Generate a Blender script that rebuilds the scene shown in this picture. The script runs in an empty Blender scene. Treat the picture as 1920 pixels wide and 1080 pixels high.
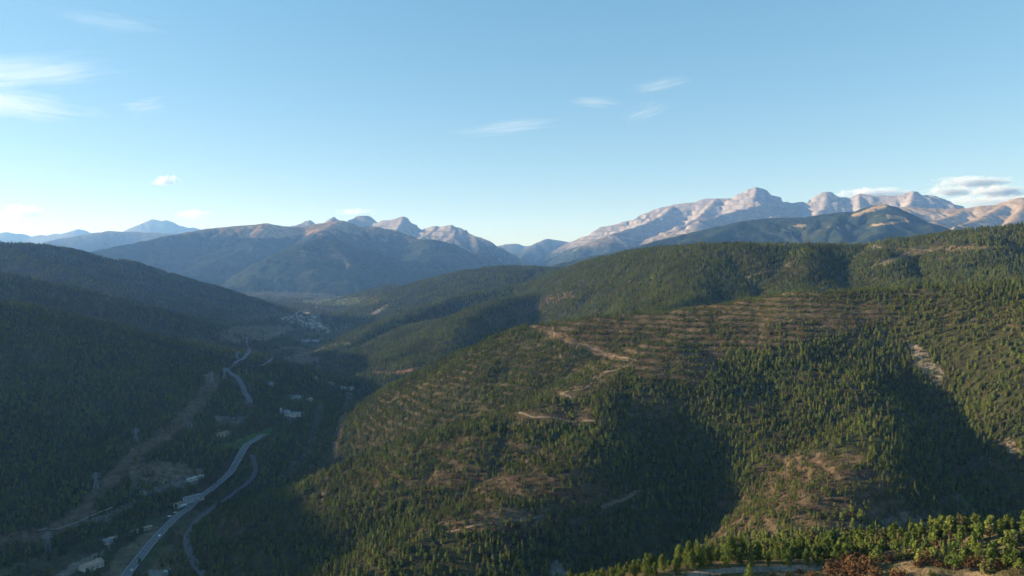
import bpy, bmesh, math, random
import numpy as np
from mathutils import Vector, Matrix, Euler

R = math.radians
rng = np.random.default_rng(7)
random.seed(7)
sc = bpy.context.scene
C = sc.collection

# ------------------------------------------------------------------ camera
CAM_Z = 300.0
PITCH = R(1.34)
cam_d = bpy.data.cameras.new('camera')
cam = bpy.data.objects.new('camera', cam_d)
C.objects.link(cam)
cam_d.sensor_width = 36.0
cam_d.lens = 24.0
cam_d.clip_start = 1.0
cam_d.clip_end = 200000.0
cam.location = (0, 0, CAM_Z)
cam.rotation_euler = (R(90) - PITCH, 0, 0)
sc.camera = cam

# ------------------------------------------------------------------ light
SUN_AZ, SUN_EL = R(-84), R(12.5)      # azimuth from +Y, to the left is negative
world = bpy.data.worlds.new('World')
sc.world = world
world.use_nodes = True
wn = world.node_tree
bg = wn.nodes['Background']
sky = wn.nodes.new('ShaderNodeTexSky')
sky.sky_type = 'NISHITA'
sky.sun_disc = False
sky.sun_elevation = SUN_EL
sky.sun_rotation = SUN_AZ
sky.altitude = 1200
sky.air_density = 1.0
sky.dust_density = 0.2
sky.ozone_density = 2.5
hsv = wn.nodes.new('ShaderNodeHueSaturation')
hsv.inputs['Saturation'].default_value = 1.27
hsv.inputs['Hue'].default_value = .498
wn.links.new(sky.outputs[0], hsv.inputs['Color'])
gam = wn.nodes.new('ShaderNodeGamma')
gam.inputs['Gamma'].default_value = .55
wn.links.new(hsv.outputs[0], gam.inputs['Color'])
wn.links.new(gam.outputs[0], bg.inputs[0])
bg.inputs[1].default_value = 0.15
sun_d = bpy.data.lights.new('sun', 'SUN')
sun_d.energy = 5.0
sun_d.angle = R(0.5)
sun_d.color = (1.0, 0.88, 0.73)
sun = bpy.data.objects.new('sun', sun_d)
C.objects.link(sun)
to_sun = Vector((math.sin(SUN_AZ) * math.cos(SUN_EL), math.cos(SUN_AZ) * math.cos(SUN_EL), math.sin(SUN_EL)))
sun.rotation_euler = (-to_sun).to_track_quat('-Z', 'Y').to_euler()
sun.location = (0, 0, 3000)

vs = sc.view_settings
vs.view_transform = 'Standard'
vs.look = 'None'
vs.exposure = 1.35
vs.gamma = 1.0
vs.use_curve_mapping = False
cy = sc.cycles
cy.max_bounces = 6
cy.diffuse_bounces = 2
cy.glossy_bounces = 1
cy.transmission_bounces = 2
cy.transparent_max_bounces = 8
cy.volume_bounces = 3
cy.volume_step_rate = .4
cy.volume_max_steps = 256
cy.use_denoising = True
cy.use_adaptive_sampling = True
cy.adaptive_threshold = 0.01
sc.render.film_transparent = False

# ------------------------------------------------------------------ pixel <-> place
FOC = 1280.0
cp, sp = math.cos(PITCH), math.sin(PITCH)

def place(px, py, Y):
    """the point at horizontal distance Y ahead that the photograph shows at (px, py)"""
    u = (px - 960.0) / FOC
    v = -(py - 540.0) / FOC
    fy = cp + sp * v
    fz = -sp + cp * v
    k = Y / fy
    return (u * k, Y, CAM_Z + fz * k)

def project(x, y, z):
    dz = z - CAM_Z
    f = y * cp - dz * sp
    v = y * sp + dz * cp
    f = np.where(f < 1e-3, 1e-3, f)
    return 960 + FOC * x / f, 540 - FOC * v / f

# ------------------------------------------------------------------ noise
_P = rng.permutation(512).astype(np.int64)
_P = np.concatenate([_P, _P])
_ang = rng.random(512) * 2 * np.pi
_GX, _GY = np.cos(_ang).astype(np.float32), np.sin(_ang).astype(np.float32)

def perlin(x, y):
    x = np.asarray(x, np.float64); y = np.asarray(y, np.float64)
    xi = np.floor(x); yi = np.floor(y)
    fx = (x - xi).astype(np.float32); fy = (y - yi).astype(np.float32)
    xi = xi.astype(np.int64) & 511; yi = yi.astype(np.int64) & 511
    x1 = (xi + 1) & 511; y1 = (yi + 1) & 511
    u = fx * fx * fx * (fx * (fx * 6 - 15) + 10); v = fy * fy * fy * (fy * (fy * 6 - 15) + 10)
    def g(a, b, dx, dy):
        h = _P[_P[a] + b]
        return _GX[h] * dx + _GY[h] * dy
    n00 = g(xi, yi, fx, fy); n10 = g(x1, yi, fx - 1, fy)
    n01 = g(xi, y1, fx, fy - 1); n11 = g(x1, y1, fx - 1, fy - 1)
    a = n00 + u * (n10 - n00); b = n01 + u * (n11 - n01)
    return (a + v * (b - a)) * 1.5

def fbm(x, y, octs=4, gain=0.5):
    s = 0; a = 1.0; t = 0
    for i in range(octs):
        s = s + a * perlin(x * 2.03 ** i + 17.3 * i, y * 2.03 ** i - 9.1 * i); t += a; a *= gain
    return s / t

def ridged(x, y, octs=4, gain=0.5):
    s = 0; a = 1.0; t = 0; w = 1.0
    for i in range(octs):
        n = 1 - np.abs(perlin(x * 2.07 ** i + 31.7 * i, y * 2.07 ** i + 5.9 * i))
        n = n * n
        s = s + a * n * w; t += a; a *= gain
        w = np.clip(n * 1.6, 0, 1)
    return s / t

def sstep(a, b, x):
    t = np.clip((x - a) / (b - a), 0, 1)
    return t * t * (3 - 2 * t)

# ------------------------------------------------------------------ the ridge network: crest points (px, py, distance ahead)
# every ridge: region, crest, slope on the far/left side, slope on the near/right side, rounding, gully size and depth
RIDGES = []
def lime(pts, spur):
    f = lambda x: 12900 - (x - 1010) * 2.2
    d = f(pts[0][0]) - pts[0][2]
    return [(p[0], p[1], p[2] + d if spur else f(p[0])) for p in pts]
def ridge(reg, pts, sl, sr, a, lam, amp):
    if reg == 'limestone_mountain': pts = lime(pts, len(pts) < 10)
    amp *= {'forest_mountain': 2.6, 'wooded_ridge': 1.7, 'tan_ridge': 1.4, 'limestone_mountain': .9, 'near_hill': .55}.get(reg, 1)
    RIDGES.append((reg, np.array([place(*p) for p in pts]), sl, sr, a, lam, amp))

def lin(pts, Y0, Y1):
    """crest points given as (px, py) with the distance going from Y0 to Y1"""
    n = len(pts)
    x0, x1 = pts[0][0], pts[-1][0]
    return [(p[0], p[1], Y0 + (Y1 - Y0) * (p[0] - x0) / (x1 - x0)) for p in pts]

# near hill with the terraces (right of the valley)
ridge('near_hill', [(2300, 500, 800), (1960, 531, 900), (1800, 538, 950), (1700, 543, 980), (1600, 549, 1000), (1480, 551, 1020), (1400, 563, 1030), (1330, 575, 1040),
                    (1200, 588, 1060), (1100, 598, 1080), (1000, 612, 1110), (900, 650, 1150), (820, 690, 1190), (740, 737, 1230), (690, 778, 1250)], .60, .60, 45, 150, 5)
ridge('near_hill', [(1330, 592, 1010), (1250, 640, 950), (1180, 690, 890), (1050, 748, 820), (960, 782, 800), (870, 808, 790), (740, 852, 800), (650, 898, 800), (570, 945, 790)], .34, .50, 45, 90, 7)
ridge('near_hill', [(1150, 720, 840), (1130, 800, 720), (1060, 860, 640), (960, 930, 580), (860, 985, 560), (780, 1040, 545)], .46, .46, 30, 80, 6)
ridge('near_hill', [(1600, 560, 985), (1640, 620, 920), (1665, 690, 820), (1655, 760, 730), (1610, 830, 640), (1550, 890, 575), (1490, 950, 520), (1440, 1000, 475)], .46, .34, 35, 90, 7)
ridge('near_hill', [(1960, 531, 900), (2040, 640, 800), (2110, 760, 680), (2150, 880, 570), (2100, 980, 470)], .6, .50, 30, 80, 7)
# spur between the near hill and the valley village
ridge('middle_hill', [(1200, 528, 2300), (1080, 543, 2400), (1000, 553, 2400), (928, 561, 2300), (897, 576, 2120), (862, 617, 1880), (838, 657, 1680), (818, 690, 1550), (790, 725, 1450)], .56, .36, 40, 150, 9)
# long forested hill on the right, its skyline under the mountains
ridge('middle_hill', [(2300, 380, 1500), (1960, 418, 1600), (1860, 430, 1650), (1780, 438, 1700), (1700, 450, 1750), (1600, 463, 1800), (1500, 461, 1800), (1400, 459, 1800),
                      (1330, 460, 1850), (1250, 465, 2000), (1180, 475, 2250), (1100, 493, 2600), (1030, 520, 2800), (977, 536, 2850), (920, 543, 2850), (861, 557, 2800), (790, 580, 2650), (731, 603, 2500), (678, 631, 2350), (645, 655, 2200)], .66, .36, 45, 190, 20)
ridge('middle_hill', [(1330, 460, 1850), (1340, 500, 1650), (1310, 545, 1480), (1230, 580, 1380)], .50, .50, 45, 110, 9)
ridge('middle_hill', [(1500, 461, 1800), (1520, 490, 1600), (1540, 525, 1430), (1480, 560, 1330)], .60, .50, 35, 110, 9)
ridge('middle_hill', [(1640, 460, 1790), (1660, 490, 1570), (1700, 520, 1400), (1730, 545, 1290)], .50, .50, 35, 110, 9)
ridge('middle_hill', [(1830, 434, 1670), (1850, 470, 1450), (1890, 510, 1290), (1920, 530, 1200)], .55, .50, 35, 110, 9)
ridge('low_hill', [(1080, 505, 3700), (1020, 503, 3750), (960, 501, 3800), (920, 503, 3850), (870, 511, 3900), (820, 524, 3950), (760, 543, 4000), (720, 560, 4000), (680, 578, 4100), (655, 590, 4100)], .36, .42, 90, 240, 12)
ridge('low_hill', [(780, 540, 4600), (740, 536, 4700), (700, 545, 4800), (660, 560, 5000), (620, 566, 5100)], .30, .30, 60, 160, 8)
# the ridge the picture is taken over (bottom right)
ridge('foreground_ridge', [(800, 1400, 140), (960, 1230, 160), (1080, 1130, 178), (1180, 1092, 188), (1300, 1070, 195), (1420, 1063, 200), (1560, 1062, 200), (1680, 1046, 205), (1800, 1020, 205), (1920, 1000, 200), (2300, 960, 180)], .62, .10, 10, 30, 1.0)
# left side of the valley
ridge('shaded_hill', [(-2200, 250, 800), (-1300, 400, 1000), (-600, 500, 1250), (-200, 545, 1250), (0, 571, 1320), (100, 593, 1420), (200, 628, 1560), (300, 660, 1720), (370, 685, 1860), (420, 712, 1960)], .40, .30, 50, 150, 9)
ridge('valley_ridge', [(-600, 440, 1700), (-200, 490, 1850), (0, 517, 1900), (120, 540, 2000), (213, 563, 2050), (320, 606, 2100), (380, 640, 2130), (440, 676, 2150)], .40, .40, 45, 150, 9)
ridge('valley_ridge', [(-1400, 330, 2300), (-700, 400, 2600), (-200, 445, 2900), (0, 458, 3000), (70, 461, 3080), (110, 467, 3120), (150, 478, 3170), (205, 491, 3230), (250, 502, 3300), (300, 520, 3450), (360, 538, 3700), (420, 556, 4000), (480, 570, 4300)], .36, .34, 60, 240, 14)
ridge('valley_ridge', [(205, 493, 3260), (228, 490, 3300), (260, 500, 3350), (330, 540, 3300), (400, 575, 3200)], .36, .36, 60, 200, 12)
ridge('valley_ridge', [(0, 470, 2900), (120, 510, 2700), (230, 548, 2550), (330, 590, 2450)], .38, .38, 60, 180, 12)
# forest mountain across the valley head
ridge('forest_mountain', [(620, 431, 7800), (575, 450, 7400), (525, 482, 6950), (480, 512, 6550), (440, 532, 6300), (420, 545, 6150)], .44, .46, 90, 330, 26)
ridge('forest_mountain', [(620, 431, 7800), (660, 450, 7760), (700, 468, 7700), (770, 488, 7500), (860, 508, 7300), (950, 532, 7000)], .44, .40, 90, 420, 26)
ridge('forest_mountain', [(620, 431, 7800), (640, 470, 7100), (660, 515, 6500), (670, 548, 6150)], .5, .5, 120, 420, 22)
ridge('forest_mountain', [(60, 500, 7000), (170, 472, 7600), (225, 461, 7900), (270, 452, 8200), (320, 441, 8500), (360, 434, 8700), (395, 428, 8900), (440, 424, 9000), (480, 421, 9050), (500, 419, 9100), (530, 424, 9100), (560, 426, 9200), (590, 422, 9300), (610, 418, 9350), (640, 414, 9300),
                          (650, 419, 9300), (680, 425, 9300), (705, 425, 9250), (735, 431, 9250), (755, 440, 9200)], .45, .45, 120, 500, 40)
ridge('forest_mountain', [(500, 419, 9100), (480, 440, 8500), (430, 465, 7900), (380, 485, 7400), (340, 505, 7000)], .42, .46, 100, 330, 26)
ridge('forest_mountain', [(640, 414, 9300), (600, 430, 8700), (560, 448, 8200)], .42, .46, 100, 300, 20)
ridge('forest_mountain', [(755, 440, 9200), (775, 443, 8900), (800, 443, 8800), (830, 455, 8750), (860, 468, 8700), (920, 487, 8600), (980, 504, 8500), (1020, 515, 8400)], .46, .48, 110, 380, 32)
ridge('forest_mountain', [(800, 443, 8800), (790, 462, 8400), (770, 478, 8100), (740, 495, 7900)], .48, .48, 90, 260, 22)
ridge('forest_mountain', [(850, 465, 8720), (835, 480, 8350), (800, 497, 8000)], .48, .48, 80, 260, 22)
# rock peaks of the valley head
ridge('rock_peak', [(500, 440, 12500), (555, 421, 12800), (570, 416, 12900), (581, 412, 12900), (592, 419, 12900), (606, 418, 12500), (618, 410, 12300), (626, 406, 12200), (634, 412, 12200), (648, 416, 12300),
                    (655, 412, 12800), (668, 405, 13000), (677, 404, 13000), (688, 404, 13000), (694, 406, 13000), (700, 417, 12900), (706, 418, 12600), (720, 412, 12400), (735, 410, 12300), (748, 408, 12200), (754, 405.5, 12200),
                    (760, 405.5, 12200), (768, 412, 12200), (776, 417, 12200), (790, 431, 12100), (800, 428, 11900), (808, 424, 11700), (816, 422.5, 11600), (824, 426, 11500), (832, 425, 11400), (838, 421.5, 11300), (848, 421.5, 11200), (856, 426, 11200),
                    (868, 430, 11100), (880, 437, 11000), (890, 443, 10900), (902, 446, 10800), (925, 457, 10600), (955, 473, 10300), (985, 490, 10000), (1020, 508, 9700)], .9, .72, 4, 300, 45)
ridge('rock_peak', [(757, 405.5, 12200), (748, 425, 11700), (735, 445, 11200)], .7, .7, 30, 200, 40)
ridge('rock_peak', [(820, 424, 11550), (800, 440, 11200), (770, 458, 10700)], .6, .6, 30, 200, 40)
ridge('rock_peak', [(855, 426, 11200), (850, 445, 10800), (880, 470, 10300)], .6, .6, 30, 200, 40)
ridge('rock_peak', [(890, 443, 10900), (900, 470, 10200), (920, 495, 9700)], .55, .6, 30, 220, 40)
# far blue ranges
ridge('far_mountain', [(-400, 430, 19000), (-100, 438, 20000), (0, 436, 20500), (25, 433.5, 20500), (45, 439, 20500), (65, 441, 20500), (90, 439, 20500), (104, 437, 20500), (122, 440, 20500), (135, 435, 20500), (146, 429, 20500), (153, 428, 20500), (160, 433, 20500), (168, 438, 20500), (200, 450, 20500)], .5, .42, 15, 700, 60)
ridge('far_mountain', [(40, 470, 12000), (80, 456, 12600), (120, 446, 13000), (160, 440, 13200), (185, 435, 13300), (205, 432.5, 13400), (240, 434, 13500), (300, 437, 13500), (350, 438, 13300), (400, 446, 13000), (450, 455, 12500)], .42, .40, 150, 600, 50)
ridge('far_mountain', [(220, 436, 21000), (245, 430, 21000), (260, 424, 21000), (275, 415, 21000), (285, 411, 21000), (298, 410, 21000), (312, 411, 21000), (325, 417, 21000), (333, 423, 21000), (340, 419.5, 21000), (350, 426, 21000), (368, 427, 21000), (382, 433, 20500), (420, 445, 20000)], .6, .5, 15, 600, 70)
ridge('far_mountain', [(800, 480, 17000), (900, 463, 17500), (935, 459, 17500), (950, 456, 17500), (968, 455, 17500), (978, 459, 17500), (990, 460, 17500), (1003, 462, 17000)], .55, .5, 60, 400, 60)
ridge('far_mountain', [(960, 492, 13800), (985, 477, 14300), (1003, 462, 14700), (1015, 452, 15000), (1026, 447.5, 15200), (1045, 450, 15200), (1062, 453, 15200), (1100, 462, 15200), (1150, 470, 15200)], .5, .5, 60, 400, 60)
# the pale limestone massif on the right
ridge('limestone_mountain', [(1010, 500, 9400), (1028, 479, 10000), (1045, 466, 10200), (1062, 456, 10400), (1085, 447, 10600), (1104, 441, 10700), (1118, 434, 10800), (1124, 426, 10900), (1135, 424, 11000), (1150, 421, 11100), (1185, 411, 11300), (1200, 403, 11400), (1220, 395, 11500), (1240, 388, 11600), (1262, 384, 11700), (1285, 380, 11800),
                             (1305, 377, 11900), (1320, 372.5, 12000), (1345, 371, 12000), (1372, 370, 12000), (1385, 363, 12000), (1398, 357, 12000), (1408, 352, 12000), (1418, 349, 12000), (1426, 351.5, 12050), (1436, 357, 12100), (1450, 366, 12200), (1462, 372, 12300), (1476, 376, 12400), (1482, 379, 12500),
                             (1500, 375.5, 12700), (1510, 376, 12700), (1526, 369, 12500), (1534, 363, 12400), (1543, 358.5, 12300), (1552, 357.5, 12300), (1560, 360, 12350), (1568, 366, 12450), (1580, 368, 12600), (1592, 370, 12800), (1603, 365, 12900), (1612, 362, 12900), (1624, 363, 12900), (1636, 367, 13000), (1660, 366, 13000), (1682, 365, 12900),
                             (1695, 362, 12800), (1707, 359, 12800), (1719, 359, 12800), (1726, 364, 12800), (1740, 364, 12800), (1752, 365, 12800), (1762, 371, 12700), (1780, 377, 12600), (1800, 387, 12500), (1820, 396, 12400), (1860, 410, 12200)], .6, .56, 4, 300, 30)
ridge('limestone_mountain', [(1418, 349, 12000), (1416, 362, 11650), (1428, 377, 11250), (1400, 388, 10900), (1350, 402, 10400), (1310, 412, 10000)], .55, .55, 25, 300, 24)
ridge('limestone_mountain', [(1262, 384, 11700), (1240, 402, 11200), (1200, 420, 10600), (1150, 438, 9900)], .42, .42, 40, 300, 24)
ridge('limestone_mountain', [(1345, 371, 12000), (1322, 387, 11500), (1300, 402, 10900), (1270, 418, 10300)], .48, .5, 30, 260, 24)
ridge('limestone_mountain', [(1548, 358, 12300), (1545, 375, 11900), (1515, 388, 11400), (1480, 398, 10900), (1430, 410, 10300)], .5, .55, 25, 260, 24)
ridge('limestone_mountain', [(1609, 363, 12900), (1613, 378, 12400), (1600, 392, 11900), (1560, 400, 11300)], .6, .9, 20, 200, 24)
ridge('limestone_mountain', [(1713, 359, 12800), (1705, 376, 12300), (1690, 388, 11800)], .6, .6, 20, 200, 24)
ridge('limestone_mountain', [(1650, 377, 12500), (1690, 377, 12400), (1650, 378, 12500)], .6, .6, 20, 150, 24)
# dark wooded ridge in front of it, and the tan ridge at the right edge
ridge('wooded_ridge', [(960, 522, 6100), (1010, 508, 6300), (1050, 494, 6350), (1110, 480, 6400), (1190, 465, 6450), (1250, 447, 6500), (1300, 435, 6550), (1345, 425, 6600), (1390, 415, 6650), (1430, 410, 6700), (1470, 408.5, 6700), (1510, 407, 6650), (1545, 402, 6650), (1575, 398, 6650), (1600, 397, 6650), (1625, 390, 6600), (1643, 385, 6600),
                       (1654, 383, 6600), (1666, 386, 6600), (1690, 399, 6500), (1730, 411, 6350), (1790, 424, 6100), (1850, 436, 5900), (1920, 452, 5700)], .42, .42, 45, 330, 22)
ridge('wooded_ridge', [(1654, 383, 6600), (1660, 410, 6150), (1650, 435, 5750), (1600, 458, 5400)], .5, .5, 45, 260, 20)
ridge('wooded_ridge', [(1575, 398, 6650), (1560, 422, 6200), (1580, 448, 5800), (1540, 470, 5500)], .5, .5, 45, 240, 20)
ridge('wooded_ridge', [(1390, 415, 6650), (1340, 440, 6150), (1250, 465, 5700)], .45, .45, 60, 260, 18)
ridge('wooded_ridge', [(1250, 447, 6500), (1150, 475, 6000), (1080, 496, 5700)], .42, .42, 60, 240, 16)
ridge('tan_ridge', [(1560, 410, 9600), (1620, 398, 9500), (1670, 389.5, 9400), (1700, 387.5, 9400), (1730, 390, 9350), (1770, 391.5, 9300), (1805, 391, 9300), (1840, 386, 9250), (1870, 384.5, 9250), (1885, 381, 9250), (1900, 376, 9250), (1912, 371, 9250), (1930, 369, 9250), (1960, 372, 9250), (2050, 380, 9250), (2300, 400, 9000)], .4, .42, 60, 330, 30)
ridge('tan_ridge', [(1885, 381, 9250), (1862, 396, 8800), (1830, 412, 8300), (1800, 422, 8000)], .5, .5, 35, 220, 22)
ridge('tan_ridge', [(1925, 371, 9250), (1912, 396, 8700), (1890, 420, 8100)], .5, .5, 35, 220, 22)
ridge('tan_ridge', [(1805, 391, 9300), (1785, 404, 8900), (1750, 414, 8500)], .45, .45, 45, 240, 20)

# ------------------------------------------------------------------ height field on a log-polar grid
LOWRES = False
th_in = np.arange(R(-39.5), R(39.51), .0016)
th = np.concatenate([np.arange(R(-88), R(-39.5) - .004, .016), th_in, np.arange(R(39.5) + .016, R(60), .016)])
def seg(a, b, d): return np.arange(math.log(a), math.log(b), d)
lr = np.concatenate([seg(70, 150, .012), seg(150, 450, .0075), seg(450, 1300, .0045), seg(1300, 5600, .006), seg(5600, 8500, .0042), seg(8500, 13500, .0029), seg(13500, 30000, .012)])
NT, NR = len(th), len(lr)

def floor_z(X, Y):
    D = np.sqrt(X * X + Y * Y)
    ax = np.interp(Y, [0, 650, 1015, 2000, 3400, 5500, 9000, 16000], [-330, -355, -408, -750, -1009, -1460, -900, 500])
    z = np.interp(D, [0, 700, 1100, 2100, 3600, 5700, 7500, 10500, 16000, 30000], [8, 10, 13, 25, 54, 92, 125, 260, 480, 700])
    off = np.abs(X - ax)
    return z + .05 * np.maximum(off - 260, 0) * np.exp(-D / 9000)

REGS = ['valley_floor'] + sorted({r[0] for r in RIDGES})
def height(X, Y, chunk=True):
    """returns height, winning region, distance to the crest"""
    fl = floor_z(X, Y)
    H = fl.copy()
    reg = np.zeros(X.shape, np.int16)
    dist = np.full(X.shape, 1e4)
    # bend the plan a little so that crests and gullies are not straight
    D = np.sqrt(X * X + Y * Y)
    wsc = np.clip(D / 1500, .12, 5)
    for name, P, sl, sr, a, lam, amp in RIDGES:
        zmax = P[:, 2].max()
        reach = (zmax - 0) / min(sl, sr) + 300
        m = (X > P[:, 0].min() - reach) & (X < P[:, 0].max() + reach) & (Y > P[:, 1].min() - reach) & (Y < P[:, 1].max() + reach)
        ix = np.nonzero(m)
        if not len(ix[0]): continue
        x, y = X[ix], Y[ix]
        best = np.full(x.shape, -1e9); bs = np.zeros(x.shape); bd = np.zeros(x.shape)
        s0 = 0.0
        for k in range(len(P) - 1):
            A, B = P[k], P[k + 1]
            dx, dy = B[0] - A[0], B[1] - A[1]
            L2 = dx * dx + dy * dy + 1e-6; L = math.sqrt(L2)
            t = np.clip(((x - A[0]) * dx + (y - A[1]) * dy) / L2, 0, 1)
            ex = x - A[0] - t * dx; ey = y - A[1] - t * dy
            d = np.sqrt(ex * ex + ey * ey)
            side = (dx * ey - dy * ex) / (L * (d + 1e-3))          # +1 on the left of the crest
            s = .5 * (sl + sr) + .5 * (sl - sr) * side
            h = A[2] + t * (B[2] - A[2]) - s * (np.sqrt(d * d + a * a) - a)
            u = h > best
            best = np.where(u, h, best); bs = np.where(u, s0 + t * L, bs); bd = np.where(u, d * np.sign(side + 1e-9), bd)
            s0 += L
        near = best > fl[ix] - amp * 2
        g = np.zeros(x.shape)
        if near.any():
            sx = bs[near] + hash(len(P)) * 13.7; dd = bd[near]; ad = np.abs(dd)
            wob = perlin(x[near] / (lam * 2.2), y[near] / (lam * 2.2)) * lam * .6
            n1 = np.abs(perlin((sx + wob) / lam, dd / (lam * 3.5)))
            n2 = np.abs(perlin((sx + wob * .7) / (lam * .42) + 40, dd / (lam * 1.3)))
            n3 = fbm(x[near] / (lam * 1.7), y[near] / (lam * 1.7), 2)
            gg = -(1 - np.minimum(n1 * 3.2, 1)) * 1.0 - (1 - np.minimum(n2 * 3, 1)) * .45 + n3 * .9
            g[near] = gg * amp * sstep(0, lam * 1.3, ad) 
        h = best + g
        u = h > H[ix]
        Hn = H[ix]; Hn[u] = h[u]; H[ix] = Hn
        rn = reg[ix]; rn[u] = REGS.index(name); reg[ix] = rn
        dn = dist[ix]; dn[u] = np.abs(bd[u]); dist[ix] = dn
    # soften where slopes meet the floor
    k = np.clip(D * .006, 3, 40)
    e = (H - fl) / k
    H = np.where(e < 8, fl + k * np.log1p(np.exp(np.minimum(e, 20))) - k * math.log(2) * np.exp(-e), H)
    return H, reg, dist

T, L = np.meshgrid(th, lr)
RR = np.exp(L); X, Y = RR * np.sin(T), RR * np.cos(T)
H, REG, DC = height(X, Y)

def isreg(*names):
    m = np.zeros(REG.shape, bool)
    for n in names: m |= REG == REGS.index(n)
    return m
rocky = isreg('rock_peak', 'limestone_mountain')
far = isreg('far_mountain', 'forest_mountain', 'wooded_ridge', 'tan_ridge')
flo = isreg('valley_floor')
# gullies cut into the slopes: line on the ground, depth, half width
def carve(pts, depth, w):
    global H
    P = np.array([place(*p) for p in pts])
    m = (X > P[:, 0].min() - 3 * w) & (X < P[:, 0].max() + 3 * w) & (Y > P[:, 1].min() - 3 * w) & (Y < P[:, 1].max() + 3 * w)
    ix = np.nonzero(m); x, y = X[ix], Y[ix]
    x = x + perlin(x / w, y / w) * w * .22; y = y + perlin(x / w + 9, y / w) * w * .22
    bd = np.full(x.shape, 1e9); bt = np.zeros(x.shape); n = len(P) - 1
    for k in range(n):
        A, B = P[k], P[k + 1]; dx, dy = B[0] - A[0], B[1] - A[1]
        t = np.clip(((x - A[0]) * dx + (y - A[1]) * dy) / (dx * dx + dy * dy), 0, 1)
        d = np.hypot(x - A[0] - t * dx, y - A[1] - t * dy); u = d < bd
        bd = np.where(u, d, bd); bt = np.where(u, (k + t) / n, bt)
    H[ix] -= depth * sstep(0, .4, bt) * np.exp(-(np.sqrt(bd * bd + 64) / w) ** 1.5)
carve([(1285, 690, 890), (1310, 770, 790), (1325, 830, 710), (1305, 890, 640), (1275, 950, 580), (1235, 1030, 500)], 42, 85)
carve([(1650, 590, 970), (1695, 650, 880), (1750, 720, 790), (1810, 790, 710), (1870, 850, 640), (1930, 920, 570), (1980, 990, 500)], 42, 80)
carve([(1150, 800, 700), (1080, 870, 620), (1000, 940, 560), (920, 1020, 520)], 14, 60)
carve([(700, 800, 1000), (640, 850, 920), (590, 900, 880)], 16, 60)
carve([(1130, 520, 2150), (1090, 548, 2000), (1040, 575, 1850), (960, 615, 1700), (900, 660, 1560), (840, 700, 1450)], 60, 150)
carve([(1500, 466, 1750), (1530, 500, 1560), (1568, 540, 1380), (1580, 560, 1250)], 48, 95)
carve([(1335, 470, 1800), (1358, 520, 1560), (1350, 560, 1350)], 40, 85)
carve([(1800, 455, 1600), (1862, 490, 1400), (1915, 530, 1250)], 44, 85)
carve([(1650, 480, 1650), (1640, 520, 1450), (1660, 548, 1300)], 30, 80)
carve([(960, 556, 2600), (880, 592, 2350), (790, 642, 2150), (700, 686, 2000)], 28, 100)
carve(lime([(1450, 372, 12150), (1475, 388, 11600), (1500, 402, 11000)], True), 190, 420)
carve(lime([(1592, 374, 12700), (1588, 388, 12100), (1570, 402, 11400)], True), 190, 380)
carve(lime([(1650, 372, 12800), (1660, 384, 12300), (1650, 395, 11800)], True), 90, 300)
carve(lime([(1300, 385, 11700), (1290, 405, 11000), (1255, 425, 10200)], True), 120, 380)
carve([(560, 428, 9000), (520, 455, 8400), (440, 490, 7600), (380, 520, 6900)], 150, 500)
carve([(720, 440, 9100), (730, 470, 8500), (700, 500, 7900)], 140, 420)
carve([(700, 480, 7500), (720, 520, 6900), (720, 548, 6400)], 70, 350)
# fine relief
H0 = H.copy()
ix = np.nonzero(rocky)
x, y, z = X[ix], Y[ix], H[ix]
keep = sstep(0, 260, DC[ix])
rn = ridged(x / 900, y / 900, 6, .58) - .45
fn = ridged(x / 260 + 3, y / 260, 4, .6) - .5
dz = rn * np.where(isreg('rock_peak')[ix], 110, 70) * (.12 + .88 * keep) + fn * np.where(isreg('rock_peak')[ix], 34, 18)
q = (z + dz + .06 * x + 60 * perlin(x / 1500, y / 1500)) / 105.0
fq = q - np.floor(q)
ter = (np.floor(q) + sstep(.72, .96, fq)) * 105.0 - (q * 105.0)
H[ix] = z + dz + ter * .7 * sstep(700, 1100, z) * (.2 + .8 * keep)
ix = np.nonzero(far)
x, y = X[ix], Y[ix]
H[ix] += (ridged(x / 700, y / 700, 5, .5) - .5) * 70 * sstep(0, 500, DC[ix]) + fbm(x / 90, y / 90, 3) * 9
ix = np.nonzero(~far & ~rocky & ~flo)
x, y = X[ix], Y[ix]
H[ix] += (fbm(x / 60, y / 60, 4) * 3.2 + fbm(x / 12, y / 12, 2) * .5) * np.clip(RR[ix] / 500, .25, 1.6)
ix = np.nonzero(flo)
x, y = X[ix], Y[ix]
H[ix] += fbm(x / 90, y / 90, 4) * 2.0 * np.clip(RR[ix] / 1500, .5, 6)

def ground_z(x, y):
    """height of the finished ground at plan points"""
    x = np.atleast_1d(np.asarray(x, float)); y = np.atleast_1d(np.asarray(y, float))
    t = np.arctan2(x, y); l = np.log(np.hypot(x, y))
    a = np.clip(np.interp(t, th, np.arange(NT)), 0, NT - 1.001); b = np.clip(np.interp(l, lr, np.arange(NR)), 0, NR - 1.001)
    i, j = b.astype(int), a.astype(int); f, g = b - i, a - j
    return (H[i, j] * (1 - f) * (1 - g) + H[i + 1, j] * f * (1 - g) + H[i, j + 1] * (1 - f) * g + H[i + 1, j + 1] * f * g)

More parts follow.
